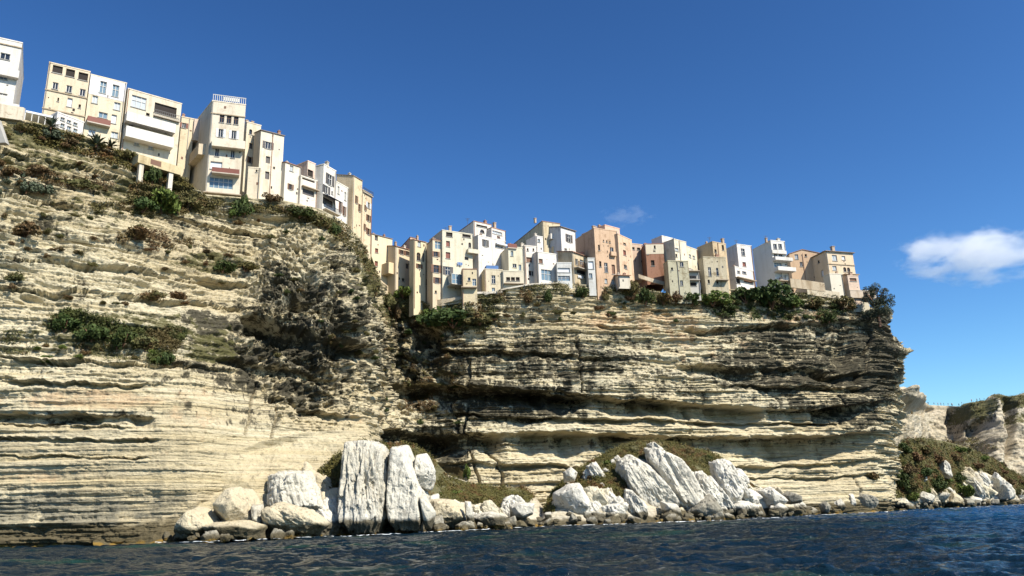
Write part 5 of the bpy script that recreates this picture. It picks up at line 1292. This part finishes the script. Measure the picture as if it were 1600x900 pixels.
B = bush
B(1205,455,62,44,'leaf_dark', 'biggest dark green bush on the rim, left of the white modern house')
B(1240,468,40,24,'leaf_green', 'bright green low bush just under the white modern house')
B(1112,466,56,24,'leaf_green', 'bright green spreading bush below the grey beige house front')
B(1165,456,52,26,'leaf_dark', 'dark bush under the white house extension')
B(1082,462,40,24,'leaf_dark', 'dark bush under the narrow house of stacked balconies')
B(990,446,26,34,'leaf_olive', 'tall olive bush at the corner of the tall orange house')
B(1008,458,34,28,'leaf_dark', 'rounded dark bush under the dark red brown house')
B(1035,464,30,20,'leaf_olive', 'olive bush left of the crumbling green house')
B(1056,462,28,20,'leaf_brown', 'brown bush below the crumbling green house')
B(912,452,26,22,'leaf_dark', 'dark bush below the weathered wooden fronted house')
B(860,458,16,22,'leaf_dark', 'small drooping bush below the wide white house')
B(824,462,18,20,'leaf_olive', 'small bush under the white path kerb')
B(945,458,12,22,'leaf_olive', 'narrow plant hanging under the orange house')
B(1275,470,34,20,'leaf_olive', 'olive bush under the orange gabled house')
B(1315,474,36,22,'leaf_olive', 'wide olive bush below the square ochre house')
B(1295,492,26,18,'leaf_dark', 'dark brush clump on the cliff below the square ochre house')
B(706,490,96,36,'leaf_dark', 'wide dark green bush mass below the pale green house')
B(672,488,40,26,'leaf_green', 'green bush at the foot of the slim orange house')
B(752,496,44,20,'leaf_olive', 'olive bush right of the wide dark bush mass')
B(608,464,22,26,'leaf_olive', 'bush hanging at the head of the gully')
B(630,456,30,20,'leaf_green', 'bright bush under the apricot house')
B(622,480,20,34,'leaf_brown', 'brown hanging bush on the gully spur')
B(384,320,32,34,'leaf_dark', 'dark round bush at the foot of the tower house')
B(366,330,22,16,'leaf_green', 'small green bush left of the dark round bush')
B(256,308,60,38,'leaf_green', 'large bright green bush with spiky leaves under the pillared terrace')
B(228,318,44,24,'leaf_dark', 'dark bush left of the large bright green bush')
B(300,318,40,22,'leaf_olive', 'olive bush right of the large bright green bush')
B(242,268,26,30,'leaf_dark', 'bush hanging between the two terrace pillars')
B(286,276,20,16,'leaf_olive', 'bush beside the right terrace pillar')
B(470,326,40,22,'leaf_dark', 'dark bush under the white garages')
B(500,338,44,26,'leaf_olive', 'olive bush mound below the navy awning house')
B(524,356,26,26,'leaf_dark', 'dark bush at the foot of the tall ochre house')
B(425,294,30,16,'leaf_brown', 'dry brown bush against the tall pale house')
B(45,290,26,22,'leaf_blue', 'grey green spiky bush on the upper western slope')
B(72,294,26,20,'leaf_blue', 'second grey green bush beside the spiky one')
B(130,284,56,16,'leaf_olive', 'long low olive bush on the upper western slope')
B(62,262,40,14,'leaf_brown', 'rust coloured low bush on the upper western slope')
B(20,268,36,16,'leaf_brown', 'brown bush at the edge above the spiky bush')
B(42,356,54,24,'leaf_brown', 'dark brown bush on a western ledge')
B(215,360,50,20,'leaf_brown', 'brown bush on the ledge under the bright green bush')
B(352,412,44,18,'leaf_dark', 'dark bush on the ledge left of the broken buttress')
B(385,412,44,16,'leaf_olive', 'olive bush beside it on the ledge of the broken buttress')
B(240,456,44,18,'leaf_olive', 'olive bush on the ledge above the creeper band')
B(276,458,40,16,'leaf_brown', 'brown bush right of the olive bush above the creeper band')
B(105,504,44,26,'leaf_dark', 'dark bush at the left end of the creeper band')
B(150,514,48,28,'leaf_dark', 'second bush from the left end in the creeper band')
B(196,520,44,28,'leaf_dark', 'dark bush in the middle of the creeper band')
B(232,528,40,28,'leaf_olive', 'olive bush near the right end of the creeper band')
B(262,556,30,24,'leaf_dark', 'bush drooping below the right end of the creeper band')
B(26,430,34,14,'leaf_olive', 'small olive bush low on the western face')
B(182,525,16,34,'leaf_dark', 'narrow bush trailing from the creeper band')
B(35,196,40,14,'leaf_olive', 'olive bush under the wall of the white end house')
B(84,208,30,18,'leaf_blue', 'grey green bush below the restaurant veranda')
B(112,220,30,14,'leaf_brown', 'brown bush under the restaurant veranda')
B(205,240,26,16,'leaf_olive', 'olive bush at the left of the pillared terrace')
B(805,770,34,28,'leaf_green', 'bright green round bush at the right end of the pinnacle shoulder')
B(775,768,36,24,'leaf_green', 'green bush left of the bright round bush')
B(748,792,22,18,'leaf_green', 'small green bush just above the shore rocks')
B(732,732,14,26,'leaf_green', 'climbing green plant at the mouth of the low cave')
B(498,770,26,26,'leaf_green', 'green bush on the left shoulder of the fluted pinnacle')
B(876,786,30,30,'leaf_dark', 'dark bush beside the big white boulder at the mound toe')
B(890,752,22,26,'leaf_green', 'green bush on the left flank of the mound')
B(868,800,12,8,'leaf_green', 'tiny green tuft at the left toe of the mound')
B(1048,778,18,8,'leaf_green', 'small green cushion on the greatest white slab')
B(1158,746,16,10,'leaf_dark', 'small dark bush high on the right of the mound')
B(1176,776,16,14,'leaf_olive', 'olive tuft among the fluted slabs')
B(1364,738,24,14,'leaf_olive', 'scrub clump low on the cliff foot beside the far slope', )
for i_, (x_, y_, w_, h_, m_) in enumerate(((1412,700,26,16,'leaf_dark'),(1432,712,24,14,'leaf_brown'),(1448,700,22,14,'leaf_olive'),(1418,728,24,16,'leaf_brown'),(1444,732,26,16,'leaf_dark'),(1466,716,26,14,'leaf_brown'),(1462,750,26,16,'leaf_dark'),(1424,752,22,16,'leaf_olive'),(1490,712,22,12,'leaf_brown'),(1500,742,18,12,'leaf_dark'),(1524,724,24,10,'leaf_brown'),(1550,736,24,12,'leaf_olive'),(1576,750,24,12,'leaf_brown'),(1538,712,22,9,'leaf_green'),(1500,700,22,9,'leaf_green'),(1592,766,20,10,'leaf_olive'))):
    B(x_, y_, w_, h_, m_, 'rounded shrub in the scrub of the far shore slope', sheet='3', group='shrubs on the far shore slope', parts=False)
for i_, (x_, y_, w_, h_, m_) in enumerate(((896,742,20,12,'leaf_brown'),(925,742,22,12,'leaf_olive'),(950,718,22,12,'leaf_green'),(985,700,22,10,'leaf_olive'),(1075,700,24,10,'leaf_brown'),(1105,714,22,12,'leaf_olive'),(1128,736,18,12,'leaf_brown'),(960,745,20,12,'leaf_brown'),(890,782,16,14,'leaf_green'))):
    B(x_, y_, w_, h_, m_, 'low shrub in the scrub draped over the rock mound', sheet='2', group='shrubs on the rock mound', parts=False)
for i_, (x_, y_, w_, h_, m_) in enumerate(((690,752,20,12,'leaf_olive'),(715,765,22,12,'leaf_green'),(705,784,16,10,'leaf_brown'),(790,784,18,10,'leaf_brown'),(742,776,22,10,'leaf_olive'),(575,696,16,8,'leaf_green'),(630,698,18,8,'leaf_olive'))):
    B(x_, y_, w_, h_, m_, 'low shrub on the shoulder right of the white pinnacles', sheet='1', group='shrubs on the pinnacle shoulder', parts=False)
B(1404,742,26,34,'leaf_dark', 'dark bush where the far slope meets the cliff', sheet='3')
B(1428,774,22,16,'leaf_green', 'green bush above the far shore rocks', sheet='3')
B(1504,762,30,22,'leaf_green', 'bright green bush beside the ribbed slab', sheet='3')
B(1482,770,22,16,'leaf_olive', 'olive bush above the brown streaked boulder', sheet='3')
for x, y, sh in ((0,0,0),): pass
for o in list(COL.objects):          # re-root the shrubs listed above that stand on the fallen-rock slopes
    pass
rg = random.Random(77)
n_sc = 0
for (x0, x1, ya, yb, n, mts) in ((0, 200, 205, 300, 20, ('leaf_olive', 'leaf_brown', 'leaf_blue')), (0, 440, 320, 400, 26, ('leaf_brown', 'leaf_olive')), (0, 420, 400, 480, 12, ('leaf_olive', 'leaf_brown')),
                                (430, 600, 350, 560, 30, ('leaf_olive', 'leaf_dark')), (760, 1330, 458, 500, 36, ('leaf_olive', 'leaf_brown', 'leaf_dark')), (600, 720, 500, 660, 22, ('leaf_olive', 'leaf_dark')), (20, 260, 525, 570, 14, ('leaf_olive', 'leaf_green'))):
    for _ in range(n):
        x = rg.uniform(x0, x1); y = rg.uniform(ya, yb)
        if y < np.interp(x, TOPX, TOPY) + 4: continue
        bush(x, y, rg.uniform(7, 20), rg.uniform(5, 9), rg.choice(mts), 'small tuft of scrub clinging to a ledge of the cliff', 'c', 'small scrub tufts clinging to the cliff ledges', parts=False, name='scrub_tuft')
for (sh, x0, x1, ya, yb, n) in (('2', 870, 1200, 700, 790, 26), ('1', 660, 830, 745, 790, 16), ('3', 1395, 1600, 690, 775, 34)):
    for _ in range(n):
        bush(rg.uniform(x0, x1), rg.uniform(ya, yb), rg.uniform(6, 14), rg.uniform(4, 8), rg.choice(('leaf_green', 'leaf_olive', 'leaf_brown', 'leaf_dark')), 'small tuft of scrub on the slopes of fallen rock', sh, 'small scrub tufts on the fallen rock slopes', parts=False, name='scrub_tuft')
# agaves and yuccas on the terraces
def agave(px, py, h, label):
    p = CLIFF.at(px, py); s = float(np.linalg.norm(p)) / F * h; mb = MB(); r = random.Random(int(px))
    for i in range(26):
        a = i * 2.4; el = r.uniform(.2, 1.4); L = s * r.uniform(.6, 1); w = s * .07
        d = Vector((math.cos(a) * math.cos(el), math.sin(a) * math.cos(el), math.sin(el))); q = Vector((-math.sin(a), math.cos(a), 0)) * w
        m_ = d * L * .5; e = d * L + Vector((0, 0, -L * .18))
        mb.poly([q * -.6, q * .6, m_ + q, m_ - q]); mb.poly([m_ - q, m_ + q, e])
    root = empty('agave', (p[0], p[1] - .4, p[2])); mb.build('foliage', M['leaf_blue'], root)
    q = MB(); q.bar((0, 0, -.5), (0, 0, .3), .12); q.build('stem', M['wood'], root)
    tag(root, label, 'agave', 'agaves on the terraces')
agave(155, 226, 24, 'tall grey green agave right below the balcony of the narrow house')
agave(176, 232, 18, 'smaller agave to the right of the tall one')
agave(256, 306, 22, 'pale green agave in the middle of the bright green bush')
agave(84, 200, 20, 'bluish agave between the white canopy and the veranda')
agave(40, 282, 14, 'low agave on the upper western slope')

# the dark tree at the cliff end
def tree(px, py, w, h, label, mat, seed):
    p = P(px, py + h / 2, 213.0); s = 213.0 / F; W, Hh = w * s, h * s
    root = empty('tree', (p[0], p[1], p[2])); tag(root, label, 'tree'); r = random.Random(seed)
    cs = []
    for i in range(26):
        a = r.uniform(0, 6.28); t = r.uniform(.12, .92); q = r.uniform(.1, .36) * W * math.sin(math.pi * min(.95, t * .8 + .2)) ** .5
        cs.append((math.cos(a) * q, math.sin(a) * q, t * Hh, W * r.uniform(.10, .2), W * r.uniform(.10, .2), Hh * r.uniform(.07, .13)))
    v, f = leaf_cloud(r, cs, 9000, .2, True, seed); link('crown', mesh_np('crown', v, f), M[mat], root)
    tb = MB(); tb.bar((0, 0, -2), (0, 0, Hh * .4), .3)
    for i in range(7):
        a = i * .9; tb.bar((0, 0, Hh * (.15 + .05 * i)), (math.cos(a) * W * .3, math.sin(a) * W * .3, Hh * (.4 + .07 * i)), .1)
    tb.build('trunk', M['wood'], root)
tree(1374, 470, 58, 60, 'dark rounded tree leaning out at the very end of the cliff', 'leaf_blue', 4)

# ---------------------------------------------------------------- people on the saddle
def person_mesh():
    me = bpy.data.meshes.new('person')
    V_ = [(0,0,.95),(0,0,1.15),(0,0,1.38),(0,0,1.5),(0,.0,1.62),(0,.01,1.72),(-.1,0,.9),(-.11,.03,.5),(-.12,0,.08),(-.12,-.1,.04),(.1,0,.9),(.13,-.03,.5),(.15,.06,.08),(.15,-.04,.04),(-.19,0,1.36),(-.24,.02,1.1),(-.22,-.08,.88),(.19,0,1.36),(.25,.0,1.1),(.24,-.1,.9)]
    E_ = [(0,1),(1,2),(2,3),(3,4),(4,5),(0,6),(6,7),(7,8),(8,9),(0,10),(10,11),(11,12),(12,13),(2,14),(14,15),(15,16),(2,17),(17,18),(18,19)]
    rad = [.14,.13,.14,.06,.10,.08,.09,.06,.045,.035,.09,.06,.045,.035,.06,.045,.035,.06,.045,.035]
    me.from_pydata(V_, E_, []); o = bpy.data.objects.new('tmp', me); COL.objects.link(o)
    md = o.modifiers.new('s', 'SKIN'); sk = me.skin_vertices[0].data
    for i, r_ in enumerate(rad): sk[i].radius = (r_, r_)
    sk[0].use_root = True
    s2 = o.modifiers.new('u', 'SUBSURF'); s2.levels = 1
    dg = bpy.context.evaluated_depsgraph_get(); m2 = bpy.data.meshes.new_from_object(o.evaluated_get(dg))
    bpy.data.objects.remove(o); return m2
PM = person_mesh()
CLO = [flat('skin', (.45, .28, .20)), flat('navy_clothes', (.03, .04, .08)), flat('pale_clothes', (.5, .5, .48)), flat('red_clothes', (.35, .06, .05)), flat('dark_clothes', (.03, .03, .03)), flat('blue_clothes', (.08, .15, .3))]
PMS = []
for i in range(4):
    m_ = PM.copy(); m_.materials.clear()
    top_, bot_ = [(CLO[1], CLO[4]), (CLO[2], CLO[1]), (CLO[3], CLO[4]), (CLO[5], CLO[2])][i]
    for q in (CLO[0], top_, bot_): m_.materials.append(q)
    for f in m_.polygons:
        z = f.center[2]; f.material_index = 0 if z > 1.47 or (abs(f.center[0]) > .19 and z < 1.15) else (1 if z > .92 else (2 if z > .1 else 0))
    PMS.append(m_)
hair = MB(); hair.box(-.09, .09, -.05, .11, 1.68, 1.83)
HEAD.index()
for i, x in enumerate((1451, 1460, 1466, 1471, 1475.5, 1482, 1488, 1489.5, 1499.5, 1503.5, 1519, 1527, 1532)):
    k = np.abs(HEAD.qx[0] - x).argmin(); p = HEAD.co[0, k]
    o = bpy.data.objects.new('person', PMS[(i * 7) % 4]); COL.objects.link(o)
    o.location = (p[0], p[1] + .3, p[2] + .02); o.scale = (1.08,) * 3; o.rotation_euler = (0, 0, (i * 1.9) % 6.28)
    tag(o, 'tiny person standing against the sky on the distant saddle', 'person', 'people standing on the distant saddle')
# ---------------------------------------------------------------- the cloud at the right
def cloud(name, label, px0, px1, py0, py1, Y, dens, seed, thr, fz=1.0):
    c = P((px0 + px1) / 2, (py0 + py1) / 2, Y); s = Y / F
    W, Hh = (px1 - px0) * s / 2, (py1 - py0) * s / 2 * 1.05
    v, f = ICO[4]
    o = link(name, mesh_np(name, v * np.array([W, W * .45, Hh]), f)); o.location = c
    m = bpy.data.materials.new(name); m.use_nodes = True; nt = m.node_tree; nt.nodes.clear(); n = N(nt)
    out = n.new('ShaderNodeOutputMaterial'); pv = n.new('ShaderNodeVolumePrincipled')
    tc = n.new('ShaderNodeTexCoord'); mp = n.new('ShaderNodeMapping'); nt.links.new(tc.outputs['Object'], mp.inputs[0]); mp.inputs['Scale'].default_value = (1 / W, 1 / (W * .45), 1 / Hh)
    ln = n.new('ShaderNodeVectorMath', operation='LENGTH'); nt.links.new(mp.outputs[0], ln.inputs[0])
    t = n.new('ShaderNodeTexNoise'); mp2 = n.new('ShaderNodeMapping'); nt.links.new(tc.outputs['Object'], mp2.inputs[0]); mp2.inputs['Scale'].default_value = (2.6 / W * fz, 2.6 / W * fz, 5.2 / W * fz); mp2.inputs['Location'].default_value = (seed, 0, 0)
    nt.links.new(mp2.outputs[0], t.inputs['Vector']); t.inputs['Scale'].default_value = 1; t.inputs['Detail'].default_value = 6; t.inputs['Roughness'].default_value = .62; t.inputs['Distortion'].default_value = .35
    k = n.math('SUBTRACT', n.math('MULTIPLY', t.outputs[0], 2.6), n.math('MULTIPLY', ln.outputs['Value'], 1.15))
    de = n.ramp(k, thr, thr + .45, 0, dens)
    nt.links.new(de, pv.inputs['Density']); pv.inputs['Color'].default_value = (1, 1, 1, 1); pv.inputs['Anisotropy'].default_value = .3
    nt.links.new(pv.outputs[0], out.inputs['Volume'])
    o.data.materials.append(m); tag(o, label, 'cloud', kind='stuff')
cloud('cloud', 'small white cloud low in the sky right of the cliff', 1362, 1700, 344, 450, 2600, .0075, 3.1, .47)
cloud('cloud', 'faint wisp of cloud above the roofs in the middle of the sky', 915, 1045, 312, 362, 2600, .0028, 7.3, .62, 1.6)
